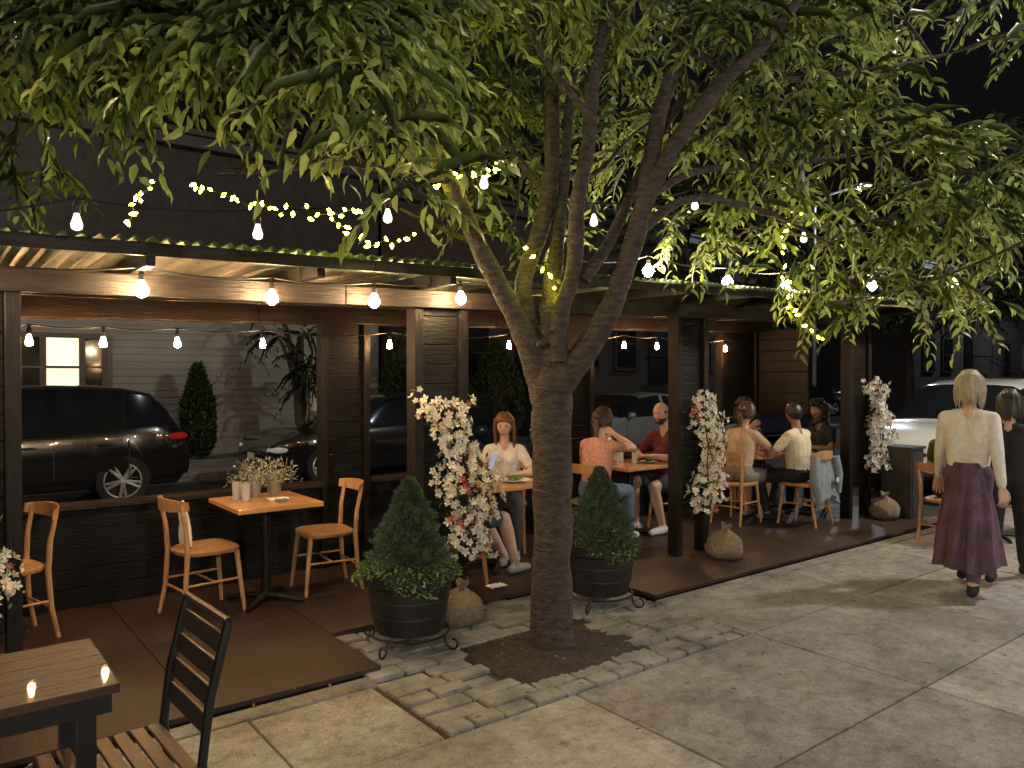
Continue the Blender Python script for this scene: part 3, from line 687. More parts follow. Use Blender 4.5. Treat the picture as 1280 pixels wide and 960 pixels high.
# ---------------------------------------------------------------- cars
M_chrome=mat('chrome',(.5,.5,.5),.15,1.,.05,3)
def car(name,loc,rz,paint,kind='suv',sc=1.0):
    r=root(name,(loc[0],loc[1],-.13),rz,sc)
    if kind=='suv':
        X=[0,.04,.15,.5,.9,1.25,1.6,1.95,2.0,2.4,2.83,2.93,3.3,3.7,3.78,4.15,4.35,4.5,4.6,4.66]
        T=[.62,.78,.88,.99,1.05,1.09,1.36,1.60,1.615,1.675,1.69,1.69,1.68,1.655,1.65,1.58,1.36,1.08,.98,.6]
        B=[.62,.78,.86,.96,1.0,1.02,1.03,1.04,1.04,1.05,1.06,1.06,1.08,1.10,1.10,1.12,1.1,1.04,.96,.6]
        pill={(10,11),(13,14)};ws=(5,7);rw=(15,17);zb=.25;W=.93;wh=[.93,3.72];wr=.36
    else:
        X=[0,.04,.15,.5,.9,1.3,1.7,2.1,2.2,2.6,2.75,2.85,3.2,3.45,3.55,3.8,4.15,4.5,4.66,4.7]
        T=[.52,.66,.74,.84,.89,.93,1.17,1.37,1.39,1.44,1.44,1.44,1.41,1.36,1.33,1.2,1.04,1.0,.9,.55]
        B=[.52,.66,.73,.82,.86,.9,.91,.92,.92,.93,.93,.93,.94,.95,.95,.96,.96,.95,.88,.55]
        pill={(10,11),(13,14)};ws=(5,7);rw=(14,16);zb=.2;W=.90;wh=[.88,3.7];wr=.32
    Lc=X[-1];V=[];Fc=[];Mi=[];trimL=[]
    for x,t,bl in zip(X,T,B):
        q=abs(x-Lc/2)/(Lc/2);w=W*(1-.16*q**7-.06*q**3)
        cab=max(0,t-bl);k=min(1,cab/.5);wrf=w*(.93-.17*k)
        zb2=zb+ (.12 if q>.97 else 0)
        half=[(0,zb2),(w*.85,zb2),(w*.95,zb2+.08),(w,min(.55,bl-.06)),(w*1.0,bl-.10 if bl-.10>.5 else bl-.04),(w*.965,bl),(wrf,t-.05*k-.01),(wrf*.86,t-.008),(wrf*.5,t+.012),(0,t+.018)]
        ring=half+[(-y,z) for y,z in half[-2:0:-1]]
        if cab>.2: trimL.append((-x+Lc/2,w*.97,bl))
        V+= [(-x+Lc/2,y,z) for y,z in ring]
    n=18
    for i in range(len(X)-1):
        cabin=(T[i]-B[i]>.2 or T[i+1]-B[i+1]>.2)
        for j in range(n):
            j2=(j+1)%n;Fc.append((i*n+j,(i+1)*n+j,(i+1)*n+j2,i*n+j2))
            jj=j if j<9 else 17-j
            m=0
            if jj==5 and cabin and (i,i+1) not in pill and i>=ws[0]: m=1
            if jj>=6 and (ws[0]<=i<ws[1] or rw[0]<=i<rw[1]): m=1
            if jj<=1: m=2
            Mi.append(m)
    Fc.append(tuple(range(n)));Mi.append(0);Fc.append(tuple((len(X)-1)*n+j for j in range(n-1,-1,-1)));Mi.append(0)
    b=MB();b.add(V,Fc);b.m=Mi
    body=b.obj('body',[paint,M_win,M_plastic],r,smooth=True)
    cb=MB()
    for wx in wh:
        for sy in(-1,1): cb.lathe([(wr+.05,-.16),(wr+.05,.2)],(Lc/2-wx,sy*(W-.06),wr),28,0,'y')
    c=cb.obj('cut',[M_plastic],r)
    md=body.modifiers.new('b','BOOLEAN');md.operation='DIFFERENCE';md.object=c;md.solver='EXACT';md.use_self=False
    bpy.context.view_layer.update()
    dg=bpy.context.evaluated_depsgraph_get();me=bpy.data.meshes.new_from_object(body.evaluated_get(dg));body.modifiers.clear();body.data=me
    bpy.data.objects.remove(c)
    t=MB()
    for wx in wh:
        for sy in(-1,1):
            cx=Lc/2-wx;cyy=sy*(W-.12)
            t.lathe([(wr*.70,-.1),(wr*.95,-.105),(wr,-.07),(wr,.07),(wr*.95,.105),(wr*.70,.1),(wr*.66,.06),(wr*.66,-.06)],(cx,cyy,wr),32,0,'y')
            t.lathe([(wr*.68,-.05),(wr*.68,.05)],(cx,cyy,wr),24,0,'y')
            yo=cyy+sy*.085
            t.tube([(cx+wr*.67*math.cos(a),yo,wr+wr*.67*math.sin(a)) for a in np.linspace(0,6.283,25)],.016,6,1)
            for s5 in range(10):
                a=s5*math.pi/5+(.16 if s5%2 else -.16)
                t.tube([(cx+.03*math.cos(a),yo,wr+.03*math.sin(a)),(cx+wr*.66*math.cos(a),yo+sy*.004,wr+wr*.66*math.sin(a))],[.026,.02],6,1)
            t.lathe([(.045,-.012),(.045,.012)],(cx,yo,wr),16,1,'y')
    t.obj('wheels',[mat('tyre',(.015,.015,.015),.85),mat('alloy',(.6,.6,.62),.35,.6)],r,smooth=True)
    d=MB();z=B[5]
    for sy in(-1,1):
        d.ball((Lc/2-.20,sy*W*.72,T[2]-.14),(.20,.17,.065),14,0)
        d.ball((-Lc/2+.20,sy*W*.80,B[16]-.15),(.17,.145,.055),14,1)
        d.ball((Lc/2-1.55,sy*(W+.09),B[5]+.06),(.07,.11,.075),12,2)
        d.tube([(x,sy*(y+.004),zz) for x,y,zz in trimL],.011,5,5)
        d.tube([(Lc/2-1.35,sy*(W*.955),zb+.06),(-Lc/2+1.35,sy*(W*.955),zb+.06)],.012,5,5)
        for dx in(1.5,2.88,3.75 if kind!='suv' else 3.8): d.bx(Lc/2-dx-.004,Lc/2-dx+.004,min(sy*(W-.012),sy*(W+.002)),max(sy*(W-.012),sy*(W+.002)),.42,B[8]-.1,3)
        for dx in(2.6,3.5): d.ball((Lc/2-dx,sy*(W+.005),B[8]-.17),(.1,.02,.018),8,2)
        d.ball((Lc/2-.13,sy*W*.7,.42),(.10,.16,.06),10,3)
    d.ball((Lc/2-.08,0,T[1]-.12),(.10,W*.42,.085),16,3)
    d.ball((Lc/2-.06,0,.40),(.10,W*.6,.08),16,3)
    d.bx(Lc/2+.015,Lc/2+.03,-.15,.15,.42,.52,4)
    d.bx(-Lc/2-.03,-Lc/2-.012,-.15,.15,.7,.8,4)
    d.obj('fittings',[mat('headlamp',(.5,.52,.55),.08,.3,spec=.9,emit=(1,.95,.85),estr=.15),mat('tail_lamp',(.30,.008,.008),.12,emit=(1,.04,.02),estr=.12),paint,M_plastic,M_trim,M_chrome],r,smooth=True)
    return r
P_black=mat('black_paint',(.008,.008,.01),.18,0,.1,3,coat=1);P_white=mat('white_paint',(.72,.72,.70),.25,0,.03,3,coat=1)
P_silver=mat('silver_paint',(.30,.32,.34),.3,.5,.05,3,coat=1);P_blue=mat('dark_blue_paint',(.02,.025,.04),.2,0,.1,3,coat=1)
car('parked_car',(.88,12.75),math.pi,P_black,'suv')
car('parked_car',(6.9,12.9),math.pi,P_black,'sedan',1.04)
car('parked_car',(13.3,12.8),math.pi,P_silver,'sedan')
car('parked_car',(18.6,12.8),math.pi,P_blue,'suv')
car('parked_car',(33.5,20.5),math.pi/2+.4,P_black,'suv')
car('parked_car',(13.7,5.25),math.pi,P_white,'suv',1.05)
car('parked_car',(19.6,5.2),math.pi,P_blue,'suv')
# ---------------------------------------------------------------- people
def remeshed(mb,vox,sm=3):
    o=mb.obj('tmp',M_black);m=o.modifiers.new('r','REMESH');m.mode='VOXEL';m.voxel_size=vox
    if sm: s=o.modifiers.new('s','SMOOTH');s.iterations=sm;s.factor=.5
    bpy.context.view_layer.update();dg=bpy.context.evaluated_depsgraph_get()
    me=bpy.data.meshes.new_from_object(o.evaluated_get(dg));old=o.data;bpy.data.objects.remove(o);bpy.data.meshes.remove(old);me.materials.clear()
    me.polygons.foreach_set('use_smooth',[True]*len(me.polygons))
    return me
def link(name,me,parent,mats):
    for m in mats: me.materials.append(m)
    o=bpy.data.objects.new(name,me);bpy.context.scene.collection.objects.link(o);o.parent=parent;return o
def hand_mesh(sgn):
    b=MB()
    for k,(y,l) in enumerate([(.030,.072),(.010,.080),(-.010,.074),(-.029,.058)]):
        b.cone((.015,y*.55,0),.014,(.082,y,0),.0115,8)
        p=np.array([.084,y,0.]);a=.15;
        for s,(f,r) in enumerate([(.45,.0095),(.3,.0085),(.25,.0075)]):
            q=p+l*f*np.array([math.cos(a),.10*y/.03*math.cos(a),-math.sin(a)]);b.cone(p,r,q,r*.92,8);p=q;a+=.42
    p=np.array([.03,.028,-.004])
    for dv,l,r in[((.55,.75,-.25),.035,.013),((.85,.45,-.3),.030,.0105),((.95,.15,-.35),.024,.009)]:
        dv=np.array(dv)/np.linalg.norm(dv);q=p+dv*l;b.cone(p,r,q,r*.92,8);p=q
    b.cone((-.01,0,0),.021,(.02,0,0),.02,10)
    if sgn<0:
        b.v=[(x,-y,z) for x,y,z in b.v];b.f=[tuple(reversed(f)) for f in b.f]
    return remeshed(b,.0045,1)
HM={1:hand_mesh(1),-1:hand_mesh(-1)}
def gauss(a,s): return np.exp(-(a/s)**2)
def skull(n=56,k=44):
    th=np.linspace(.02,math.pi-.02,k+1);ph=np.linspace(0,2*math.pi,n,endpoint=False)
    T,Pp=np.meshgrid(th,ph,indexing='ij')
    x=np.sin(T)*np.cos(Pp)*.096;y=np.sin(T)*np.sin(Pp)*.077;z=np.cos(T)*.118
    low=np.clip(-z/.118,0,1)
    y=y*(1-.30*low**1.4);x=np.where(x<0,x*(1-.42*low**1.2),x*(.97-.06*low))
    front=np.clip(x/.05,0,1)
    dx=.021*gauss(y,.011)*np.where(z>-.022,gauss(z+.022,.030),gauss(z+.022,.010))
    dx+=-.009*(gauss(y-.031,.017)+gauss(y+.031,.017))*gauss(z-.012,.013)+.004*gauss(z-.034,.010)*gauss(y,.05)
    dx+=.006*gauss(z+.050,.006)*gauss(y,.022)+.006*gauss(z+.062,.006)*gauss(y,.019)-.004*gauss(z+.0555,.003)*gauss(y,.024)+.009*gauss(z+.092,.014)*gauss(y,.022)
    dx+=.004*(gauss(y-.04,.016)+gauss(y+.04,.016))*gauss(z+.02,.02)
    x=x+dx*front
    V=np.stack([x,y,z],-1).reshape(-1,3)
    Fc=[(i*n+j,(i+1)*n+j,(i+1)*n+(j+1)%n,i*n+(j+1)%n) for i in range(k) for j in range(n)]
    Fc+=[tuple(range(n)),tuple(k*n+j for j in range(n-1,-1,-1))]
    return V,Fc
SK=skull()
def head(par,loc,yaw,pitch,skin,hair,style,glasses=False,beard=False,roll=0):
    h=bpy.data.objects.new('head',None);bpy.context.scene.collection.objects.link(h);h.parent=par;h.location=loc;h.rotation_euler=(roll,pitch,yaw)
    V,Fc=SK;b=MB();b.add(V,Fc)
    for i,f in enumerate(Fc):
        c=V[list(f)].mean(0)
        if c[0]>.06 and abs(c[1])<.024 and -.068<c[2]<-.046: b.m[i]=1
    for s in(-1,1):
        b.ball((.002,s*.074,-.004),(.020,.009,.031),12,0);b.ball((.006,s*.081,-.004),(.011,.004,.020),8,0)
    b.obj('face',[skin,mat('lips_'+skin.name,tuple(a*f for a,f in zip(skin['c'],(.8,.5,.5))),.5,var=.05)],h,smooth=True)
    b=MB()
    for s in(-1,1):
        b.ball((.076,s*.031,.012),.0125,12,0);b.ball((.0855,s*.031,.012),(.0042,.0062,.0062),10,1)
        b.tube([(.085,s*.014,.031),(.089,s*.030,.036),(.078,s*.048,.031)],[.002,.0035,.0015],6,2)
        b.tube([(.083,s*.018,.018),(.0895,s*.031,.0215),(.081,s*.045,.016)],.0016,5,1)
    b.obj('eyes',[mat('eye_white',(.6,.57,.53),.3),mat('iris',(.03,.02,.015),.2),hair],h,smooth=True)
    x,y,z=V[:,0],V[:,1],V[:,2]
    xs=[-.1,-.05,-.02,.02,.045,.07,.1];ys=[-.085,-.075,-.045,.0,.03,.062,.085]
    mk=1/(1+np.exp(-(z-np.interp(x,xs,ys))/.004))
    if style=='bald': mk*=1/(1+np.exp((z-.035)/.01))
    off=.013 if style in('short','bald') else .02
    if style=='bald': off=.005
    nrm=unit(V/np.array([.096,.077,.118])**2)
    strand=.0022*np.sin(np.arctan2(y,x)*38+z*60)+.0015*np.sin(np.arctan2(y,x)*71-z*90)
    if beard:
        bm=(1/(1+np.exp((z+.035)/.004)))*(1/(1+np.exp(-(x-.0)/.01)));lip=gauss(z+.056,.012)*gauss(y,.024)*(x>.05);bm*=1-lip;off2=.007*bm
    else: off2=0
    HV=V+nrm*(((off+.004+strand)*mk-.004)+off2)[:,None]
    hb=MB();hb.add(HV,Fc)
    if style in('long','bob','tied'):
        zl={'long':-.27,'bob':-.13,'tied':-.05}[style]
        for i in range(90):
            a=math.radians(70+220*(i+rng.random())/90) if style!='tied' else math.radians(100+160*rng.random())
            ca,sa=math.cos(a),math.sin(a);q=1+rng.random()*.14
            e=zl+rng.normal()*.025;fx=.0 if abs(sa)<.8 else .01
            hb.tube([(.05*ca*.6,.04*sa,.128),(.092*ca*q+fx,.083*sa*q,.06),(.10*ca*q+fx,.092*sa*q,-.02),(.095*ca*q+.0,.09*sa*q,(e-.02)/2),(.10*ca*q+fx*2-.01,.085*sa*q,e)],[.009,.013,.013,.012,.002],6)
    if style=='tied':
        hb.ball((-.115,0,.03),(.045,.045,.045),12)
        for i in range(16):
            a=rng.random()*6.28;hb.tube([(-.12,0,.02),(-.15,.02*math.cos(a),-.05),(-.13+.02*math.sin(a),.025*math.cos(a),-.18)],[.014,.014,.003],6)
    if style=='curly':
        for i in range(210):
            d=unit(rng.normal(size=3)*np.array([1,1,1.]))
            if d[0]>.35 and d[2]<.55: continue
            p=d*np.array([.115,.11,.135])*(1+rng.random()*.18)
            if rng.random()<.5 and d[0]<.2: p[2]-=rng.random()*.15
            hb.ball(p,.022+.01*rng.random(),7)
    hb.obj('hair',hair,h,smooth=True)
    if glasses:
        b=MB()
        for s in(-1,1):
            b.tube([(.097,s*.032+.02*math.cos(a),.011+.016*math.sin(a)) for a in np.linspace(0,6.283,17)],.0017,5)
            b.tube([(.096,s*.052,.014),(.0,s*.079,.014)],.0016,5)
        b.tube([(.098,-.012,.014),(.098,.012,.014)],.0016,5);b.obj('glasses',M_black,h)
    return h
def skinm(n,c):
    m=mat(n,c,.5,0,.08,20);m['c']=c;return m
SK1=skinm('skin_fair',(.52,.33,.25));SK2=skinm('skin_tan',(.42,.25,.17));SK3=skinm('skin_brown',(.24,.13,.085))
def cloth(n,c,var=.12,scale=30): return mat('cloth_'+n,c,.85,0,var,scale,bump=.8,bscale=14)
def hairm(n,c): return mat('hair_'+n,c,.45,0,.35,40,(1,1,.3))
def ik(a,t,l1,l2,pole):
    a=np.array(a,float);t=np.array(t,float);d=t-a;L=np.linalg.norm(d)
    if L>(l1+l2)*.995: t=a+d/L*(l1+l2)*.995;d=t-a;L=np.linalg.norm(d)
    u=d/L;x=(l1*l1-l2*l2+L*L)/(2*L);hgt=math.sqrt(max(l1*l1-x*x,0))
    p=np.array(pole,float);p=p-u*np.dot(p,u);p/=np.linalg.norm(p)+1e-9
    return a+u*x+p*hgt,t
def person(name,pos,yaw,z0=None,seat=True,lean=.1,lh=(.38,.15,.80),rh=(.38,-.15,.80),lf=None,rf=None,skin=SK1,top=None,sleeve='short',bottom=None,leg='long',shoe=None,
           hair=None,style='short',hy=0,hp=.1,female=False,sc=1.0,belly=0,glasses=False,beard=False,twist=0,lp=(-.3,.8,-.5),rp=(-.3,-.8,-.5),neck_cl=False,skirt=None,lh_up=(0,0,1),rh_up=(0,0,1),waist_y=0):
    if z0 is None: z0=DZ if pos[1]>3.93 else 0
    r=root(name,(pos[0],pos[1],z0),yaw,sc)
    pz=(.555/sc if seat else .93)
    P=np.array([0,0,pz]);up=np.array([math.sin(lean),0,math.cos(lean)])
    ct,st=math.cos(twist),math.sin(twist)
    side=np.array([-st,ct,0]);fw=np.array([ct,st,0])
    C=P+up*.49;shw=.155 if female else .18
    SL=C+side*shw-up*.055;SR=C-side*shw-up*.055
    hw=.085
    HLp=P+np.array([.0,hw,-.01]);HRp=P+np.array([.0,-hw,-.01])
    if lf is None: lf=(.46,.12,.09) if seat else (.0,.1,.09)
    if rf is None: rf=(.46,-.12,.09) if seat else (.0,-.1,.09)
    KL,lf=ik(HLp,lf,.43,.42,(1,.1,.8));KR,rf=ik(HRp,rf,.43,.42,(1,-.1,.8))
    if not seat: KL,lf=ik(HLp,lf,.43,.42,(1,0,0));KR,rf=ik(HRp,rf,.43,.42,(1,0,0))
    EL,lw=ik(SL,lh,.28,.25,lp);ER,rw=ik(SR,rh,.28,.25,rp)
    pr=[]   # a,ra,b,rb,tag   tags:0 skin 1 top 2 bottom 3 shoe
    def c(a,ra,b,rb,t): pr.append((np.array(a,float),ra,np.array(b,float),rb,t))
    ch=C-up*.13
    wr=.10 if female else .115
    for s in(1,-1):
        c(P+up*.02+side*s*.065,.108 if seat else .10,P+up*.02+side*s*.02,.108,2)
        c(P+up*.10+side*s*.05,wr,ch+side*s*.062,.105 if female else .118,1)
        c(ch+side*s*.06,.10 if female else .112,C-up*.065+side*s*(shw-.06),.07,1)
        c(C-up*.015+side*s*.03,.045,(SL if s>0 else SR),.058 if female else .064,1)
        if female: c(ch+side*s*.065+fw*.065-up*.02,.058,ch+side*s*.055+fw*.02,.06,1)
    if belly: c(P+up*.16+fw*.05,.12+belly,P+up*.24+fw*.04,.11+belly,1)
    c(C-up*.03,.055,C+up*.12+fw*.015,.05,0)
    for s,S,E,Wt in((1,SL,EL,lw),(-1,SR,ER,rw)):
        if sleeve=='short':
            m=S+(E-S)*.62;c(S,.062 if not female else .054,m,.058 if not female else .05,1);c(m,.044,E,.040,0)
        elif sleeve=='none': c(S,.05,E,.038,0)
        else: c(S,.062,E,.050,1)
        if sleeve=='long': m=E+(Wt-E)*.9;c(E,.048,m,.036,1);c(m,.026,Wt,.025,0)
        else: c(E,.040,E+(Wt-E)*.35,.040,0);c(E+(Wt-E)*.35,.040,Wt,.025,0)
    for s,Hh,K,A in((1,HLp,KL,lf),(-1,HRp,KR,rf)):
        A=np.array(A)
        if leg=='shorts':
            m=Hh+(K-Hh)*.72;c(Hh,.098,m,.085,2);c(m,.066,K,.056,0);c(K,.056,K+(A-K)*.3,.058,0);c(K+(A-K)*.3,.058,A,.036,0)
        else:
            c(Hh,.096,K,.066,2);c(K,.066,K+(A-K)*.3,.064,2);c(K+(A-K)*.3,.064,K+(A-K)*.9,.050,2);c(K+(A-K)*.9,.04,A,.038,0)
        c(A+np.array([-.045,0,-.045]),.040,A+np.array([.04,0,-.045]),.042,3);c(A+np.array([.04,0,-.045]),.042,A+np.array([.155,.0,-.055]),.033,3);c(A-np.array([0,0,.02]),.038,A,.036,3)
    b=MB()
    for a,ra,bb,rb,t in pr: b.cone(a,ra,bb,rb,14)
    me=remeshed(b,.0115,4)
    n=len(me.polygons);ctr=np.zeros(n*3);me.polygons.foreach_get('center',ctr);ctr=ctr.reshape(-1,3)
    best=np.full(n,1e9);tag=np.zeros(n,int)
    for a,ra,bb,rb,t in pr:
        ab=bb-a;tt=np.clip(((ctr-a)@ab)/(ab@ab+1e-12),0,1);d=np.linalg.norm(ctr-(a+tt[:,None]*ab),axis=1)-(ra+tt*(rb-ra))-(.002 if t in(1,3) else 0)
        u=d<best;best[u]=d[u];tag[u]=t
    while len(me.materials): me.materials.pop()
    body=link('body',me,r,[skin,top,bottom or top,shoe or M_black])
    me.polygons.foreach_set('material_index',tag.astype(np.int32))
    for s,E,Wt,upv in((1,EL,lw,lh_up),(-1,ER,rw,rh_up)):
        x=unit(Wt-E);x=unit(x+np.array([0,0,-.1]));z=np.array(upv,float);y=unit(np.cross(z,x));z=np.cross(x,y)
        o=link('hand',HM[-s].copy(),r,[skin])
        M=Matrix(((x[0],y[0],z[0],Wt[0]),(x[1],y[1],z[1],Wt[1]),(x[2],y[2],z[2],Wt[2]),(0,0,0,1)));o.matrix_local=M
    hc=C+up*.195+fw*.035
    head(r,tuple(hc),hy+twist,hp,skin,hair,style,glasses,beard)
    if skirt:
        b=MB();n=72;V=[];k=16
        for i in range(k+1):
            t=i/k;zz=pz+.10-t*.80
            for j in range(n):
                a=2*math.pi*j/n;rr=.115+.15*t**.75+.022*t*math.sin(9*a+t*2+math.sin(a*2))+.012*t*math.sin(17*a+t)+.006*t*math.sin(29*a)
                V.append((rr*1.2*math.cos(a)-.03*t,rr*.9*math.sin(a),zz+.015*t*math.sin(3*a)))
        b.add(V,[(i*n+j,(i+1)*n+j,(i+1)*n+(j+1)%n,i*n+(j+1)%n) for i in range(k) for j in range(n)]);b.obj('skirt',skirt,r,smooth=True)
    return r
pi=math.pi
C_white=cloth('white',(.62,.59,.56));C_pink=cloth('coral_stripe',(.58,.27,.21),.45,60);C_maroon=cloth('maroon',(.11,.02,.025));C_jean=cloth('denim',(.10,.15,.22))
C_dark=cloth('charcoal',(.03,.032,.036));C_beige=cloth('beige',(.42,.30,.20));C_blue=cloth('slate',(.08,.10,.14));C_cream=cloth('cream',(.60,.55,.40));C_black=cloth('black',(.012,.012,.014))
C_green=cloth('olive',(.07,.09,.045));C_purple=cloth('plum',(.085,.045,.075),.4,9);C_shoe=cloth('grey_shoe',(.22,.21,.2));C_wshoe=cloth('white_shoe',(.6,.58,.55));C_khaki=cloth('khaki',(.2,.18,.15))
H_auburn=hairm('auburn',(.13,.055,.025));H_brown=hairm('brown',(.05,.028,.016));H_blk=hairm('black',(.012,.009,.007));H_grey=hairm('ash_blonde',(.30,.25,.18))
person('seated_woman',(4.42,5.82),-2.25,lean=.12,lh=(.36,.12,.82),rh=(.34,-.10,.80),skin=SK1,top=C_white,sleeve='short',bottom=C_dark,shoe=C_shoe,hair=H_auburn,style='long',hy=-.1,hp=.28,female=True,sc=.95)
chair((4.47,5.88),-2.25)
person('seated_man',(3.40,5.12),.15,lean=.02,lh=(.34,.05,.86),rh=(.34,-.05,.86),lf=(.66,.10,.09),rf=(.56,-.12,.09),skin=SK1,top=C_dark,bottom=C_blue,leg='shorts',shoe=C_shoe,hair=H_brown,style='short',hp=.35)
chair((3.36,5.12),.15)
b=MB();b.rbx((3.80,5.17,.99),(.008,.075,.15),np.array(Matrix.Rotation(.5,3,'Y')));b.obj('mobile_phone',mat('phone',(.02,.02,.02),.2,emit=(.8,.85,1),estr=.4),bevel=.004)
person('seated_woman',(5.22,5.42),.25,lean=.16,lh=(.42,.12,.82),rh=(.33,-.02,1.08),skin=SK1,top=C_pink,bottom=C_jean,shoe=C_wshoe,hair=H_brown,style='tied',hy=.1,hp=.1,female=True,sc=1.0,rh_up=(-1,0,.2))
chair((5.20,5.42),.25)
person('seated_man',(6.50,5.55),pi-.05,lean=.18,lh=(.42,.14,.80),rh=(.40,-.10,.80),lf=(.30,.16,.09),rf=(.40,-.12,.09),skin=SK1,top=C_maroon,bottom=C_dark,leg='shorts',shoe=C_wshoe,hair=H_brown,style='bald',beard=True,hy=.15,hp=.15,sc=1.04,belly=.03)
chair((6.54,5.55),pi-.05)
person('seated_woman',(7.42,5.35),.1,lean=.2,lh=(.40,.10,.86),rh=(.42,-.12,.84),lf=(.40,.12,.09),rf=(.30,-.12,.09),skin=SK2,top=C_beige,bottom=C_khaki,leg='shorts',shoe=C_shoe,hair=H_brown,style='tied',hy=.05,hp=.15,female=True,glasses=True,sc=1.02)
chair((7.38,5.35),.1)
person('seated_man',(8.32,6.0),-pi/2-.3,lean=.12,lh=(.36,.10,.80),rh=(.28,-.04,1.02),skin=SK2,top=C_blue,bottom=C_dark,shoe=C_black,hair=H_blk,style='curly',hy=-.4,hp=.1,rh_up=(-1,0,0))
chair((8.34,6.03),-pi/2-.3)
person('seated_man',(7.92,4.90),pi/2+.05,lean=.05,lh=(.34,.14,.80),rh=(.34,-.14,.80),lf=(.30,.16,.09),rf=(.34,-.14,.09),skin=SK3,top=C_cream,bottom=C_black,shoe=C_black,hair=H_blk,style='short',hy=-.35,hp=.1)
chair((7.92,4.84),pi/2+.05)
person('seated_woman',(9.0,5.22),pi-.2,lean=.12,lh=(.36,.10,.80),rh=(.36,-.10,.80),lf=(.34,.1,.09),skin=SK3,top=C_black,bottom=C_black,shoe=C_black,hair=H_blk,style='curly',hy=.1,hp=.12,female=True)
chair((9.05,5.22),pi-.2)
b=MB();n=18;k=12;V=[]
for i in range(k+1):
    t=i/k
    for j in range(n+1):
        s=j/n*2-1;w=.22+.05*t
        V.append((7.92+s*w,4.59-.05*t+.03*s*s+.016*math.sin(s*13+t*4)*(.3+t),DZ+.84-.52*t+.03*math.sin(s*5)*t-(.05*abs(s)**3)))
b.add(V,[(i*(n+1)+j,i*(n+1)+j+1,(i+1)*(n+1)+j+1,(i+1)*(n+1)+j) for i in range(k) for j in range(n)])
b.tube([(7.72,4.58,.80),(7.68,4.56,.6),(7.72,4.55,.36),(7.75,4.56,.30)],[.05,.055,.045,.03],10);b.tube([(8.12,4.58,.80),(8.15,4.56,.6),(8.12,4.55,.40)],[.05,.055,.04],10)
jr=root('denim_jacket');b.obj('cloth',cloth('washed_denim',(.20,.24,.27)),jr,smooth=True)
b=MB();b.lathe([(.045,-.003),(.045,.003)],(8.06,4.515,.55),20,0,'y');b.lathe([(.033,-.005),(.033,-.003)],(8.06,4.515,.55),20,1,'y');b.obj('round_patch',[C_black,C_wshoe],jr)
table((8.95,3.25),.6,.6);chair((8.22,3.42),-.1);chair((9.6,3.2),pi)
person('seated_man',(8.26,3.42),-.1,lean=.1,skin=SK2,top=C_green,bottom=C_dark,shoe=C_black,hair=H_blk,style='short',hp=.1)
person('walking_woman',(6.52,2.57),.25,seat=False,lean=.03,lh=(.22,.24,.86),rh=(-.12,-.24,.84),lf=(.30,.07,.09),rf=(-.30,-.07,.12),skin=SK1,top=C_white,sleeve='long',bottom=C_purple,shoe=C_black,hair=H_grey,style='bob',hp=.05,female=True,sc=1.0,skirt=C_purple,lp=(-1,.2,-.2),rp=(-1,-.2,-.2))
person('walking_woman',(7.12,2.50),.2,seat=False,lean=.03,lh=(-.15,.26,.86),rh=(.2,-.26,.88),lf=(-.28,.09,.12),rf=(.28,-.09,.09),skin=SK2,top=C_black,sleeve='short',bottom=C_black,shoe=C_black,hair=H_blk,style='bob',female=True,sc=.91,lp=(-1,.2,-.2),rp=(-1,-.2,-.2))
person('walking_man',(6.6,15.2),0,z0=0,seat=False,lean=.03,lh=(-.1,.26,.86),rh=(.15,-.26,.88),lf=(-.22,.09,.12),rf=(.25,-.09,.09),skin=SK2,top=C_white,bottom=C_khaki,shoe=C_black,hair=H_blk,style='short',lp=(-1,.2,-.2),rp=(-1,-.2,-.2))
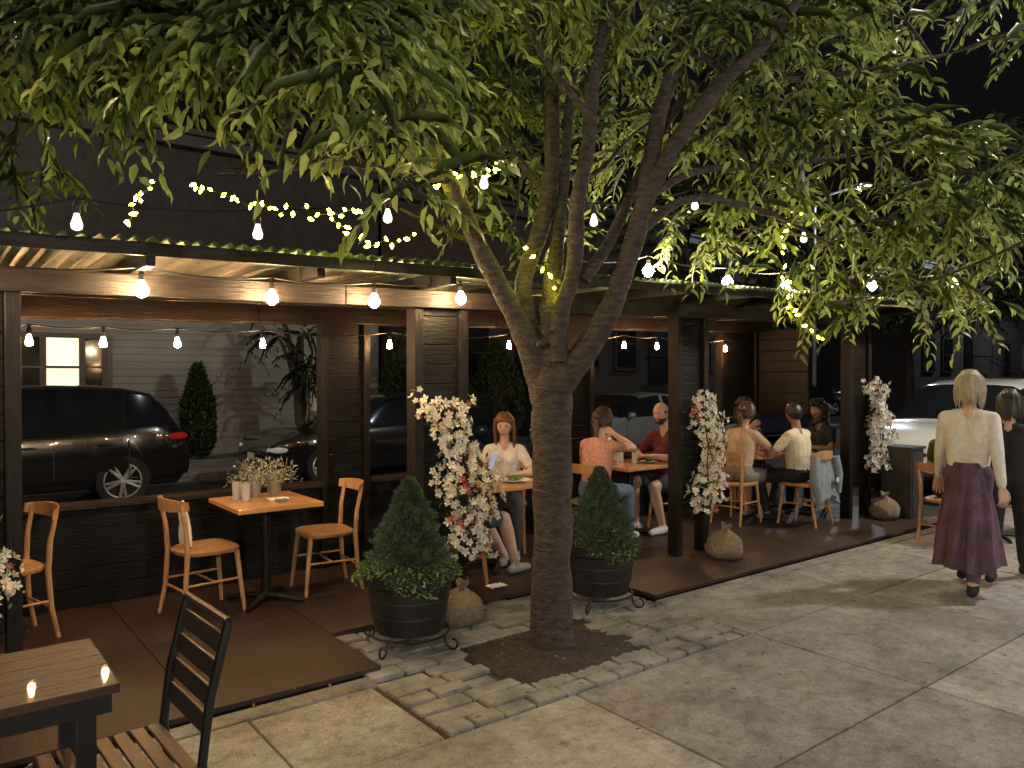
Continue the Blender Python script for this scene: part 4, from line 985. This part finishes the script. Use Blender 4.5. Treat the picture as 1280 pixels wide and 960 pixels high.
# ---------------------------------------------------------------- street lamps
def lamp(loc,toward,h,power,col,rad=.2):
    r=root('street_lamp',(loc[0],loc[1],0));t=np.array([toward[0],toward[1],0.]);t/=np.linalg.norm(t)
    b=MB();b.tube([(0,0,0),(0,0,.6),(0,0,h),tuple(t*.5+[0,0,h+.35]),tuple(t*1.4+[0,0,h+.45])],[.11,.08,.055,.045,.04],12)
    b.obj('pole',mat('galvanised',(.25,.25,.25),.5,.6),r,smooth=True)
    hd=t*1.65+np.array([0,0,h+.44]);b=MB();b.ball(hd,(.34,.34,.09),16,0);b.ball(hd-[0,0,.06],(.2,.2,.06),16,1)
    b.obj('luminaire',[mat('galvanised',(.25,.25,.25)),mat('lamp_lens_%g'%h,(1,1,1),emit=col,estr=20)],r,smooth=True)
    L=bpy.data.lights.new('lamp_light','POINT');L.energy=power;L.color=col;L.shadow_soft_size=rad
    o=bpy.data.objects.new('lamp_light',L);bpy.context.scene.collection.objects.link(o);o.parent=r;o.location=hd-[0,0,.3]
lamp((11.5,-1.0),(-.6,.9),6.0,1500,(1,.92,.80))
lamp((-4.5,14.6),(.6,-1),6.5,1000,(1,.86,.68))
lamp((24.5,14.6),(0,-1),7.5,550,(.85,.92,1.0),.4)
lamp((44,14.6),(0,-1),7.5,900,(.9,.92,1.0),.4)
# ---------------------------------------------------------------- world, camera
w=bpy.data.worlds.new('World');bpy.context.scene.world=w;w.use_nodes=True;nt=w.node_tree
sk=nt.nodes.new('ShaderNodeTexSky');sk.sky_type='NISHITA';sk.sun_disc=False;sk.sun_elevation=math.radians(-4);sk.sun_rotation=math.radians(200)
nt.links.new(sk.outputs[0],nt.nodes['Background'].inputs[0]);nt.nodes['Background'].inputs[1].default_value=.3
L=bpy.data.lights.new('moon','SUN');L.energy=.02;L.angle=math.radians(.5);L.color=(.8,.88,1);o=bpy.data.objects.new('moon',L);bpy.context.scene.collection.objects.link(o);o.rotation_euler=(math.radians(50),0,math.radians(30))
cd=bpy.data.cameras.new('camera');cd.lens=27;cd.sensor_width=36;cd.clip_end=1000;cd.clip_start=.05
co=bpy.data.objects.new('camera',cd);bpy.context.scene.collection.objects.link(co);co.location=(0,0,H)
co.rotation_euler=(math.radians(90-.6),0,-(math.pi/2-math.atan2(SY,CY)))
bpy.context.scene.camera=co
vs_=bpy.context.scene.view_settings;vs_.view_transform='Standard';vs_.look='None';vs_.exposure=0
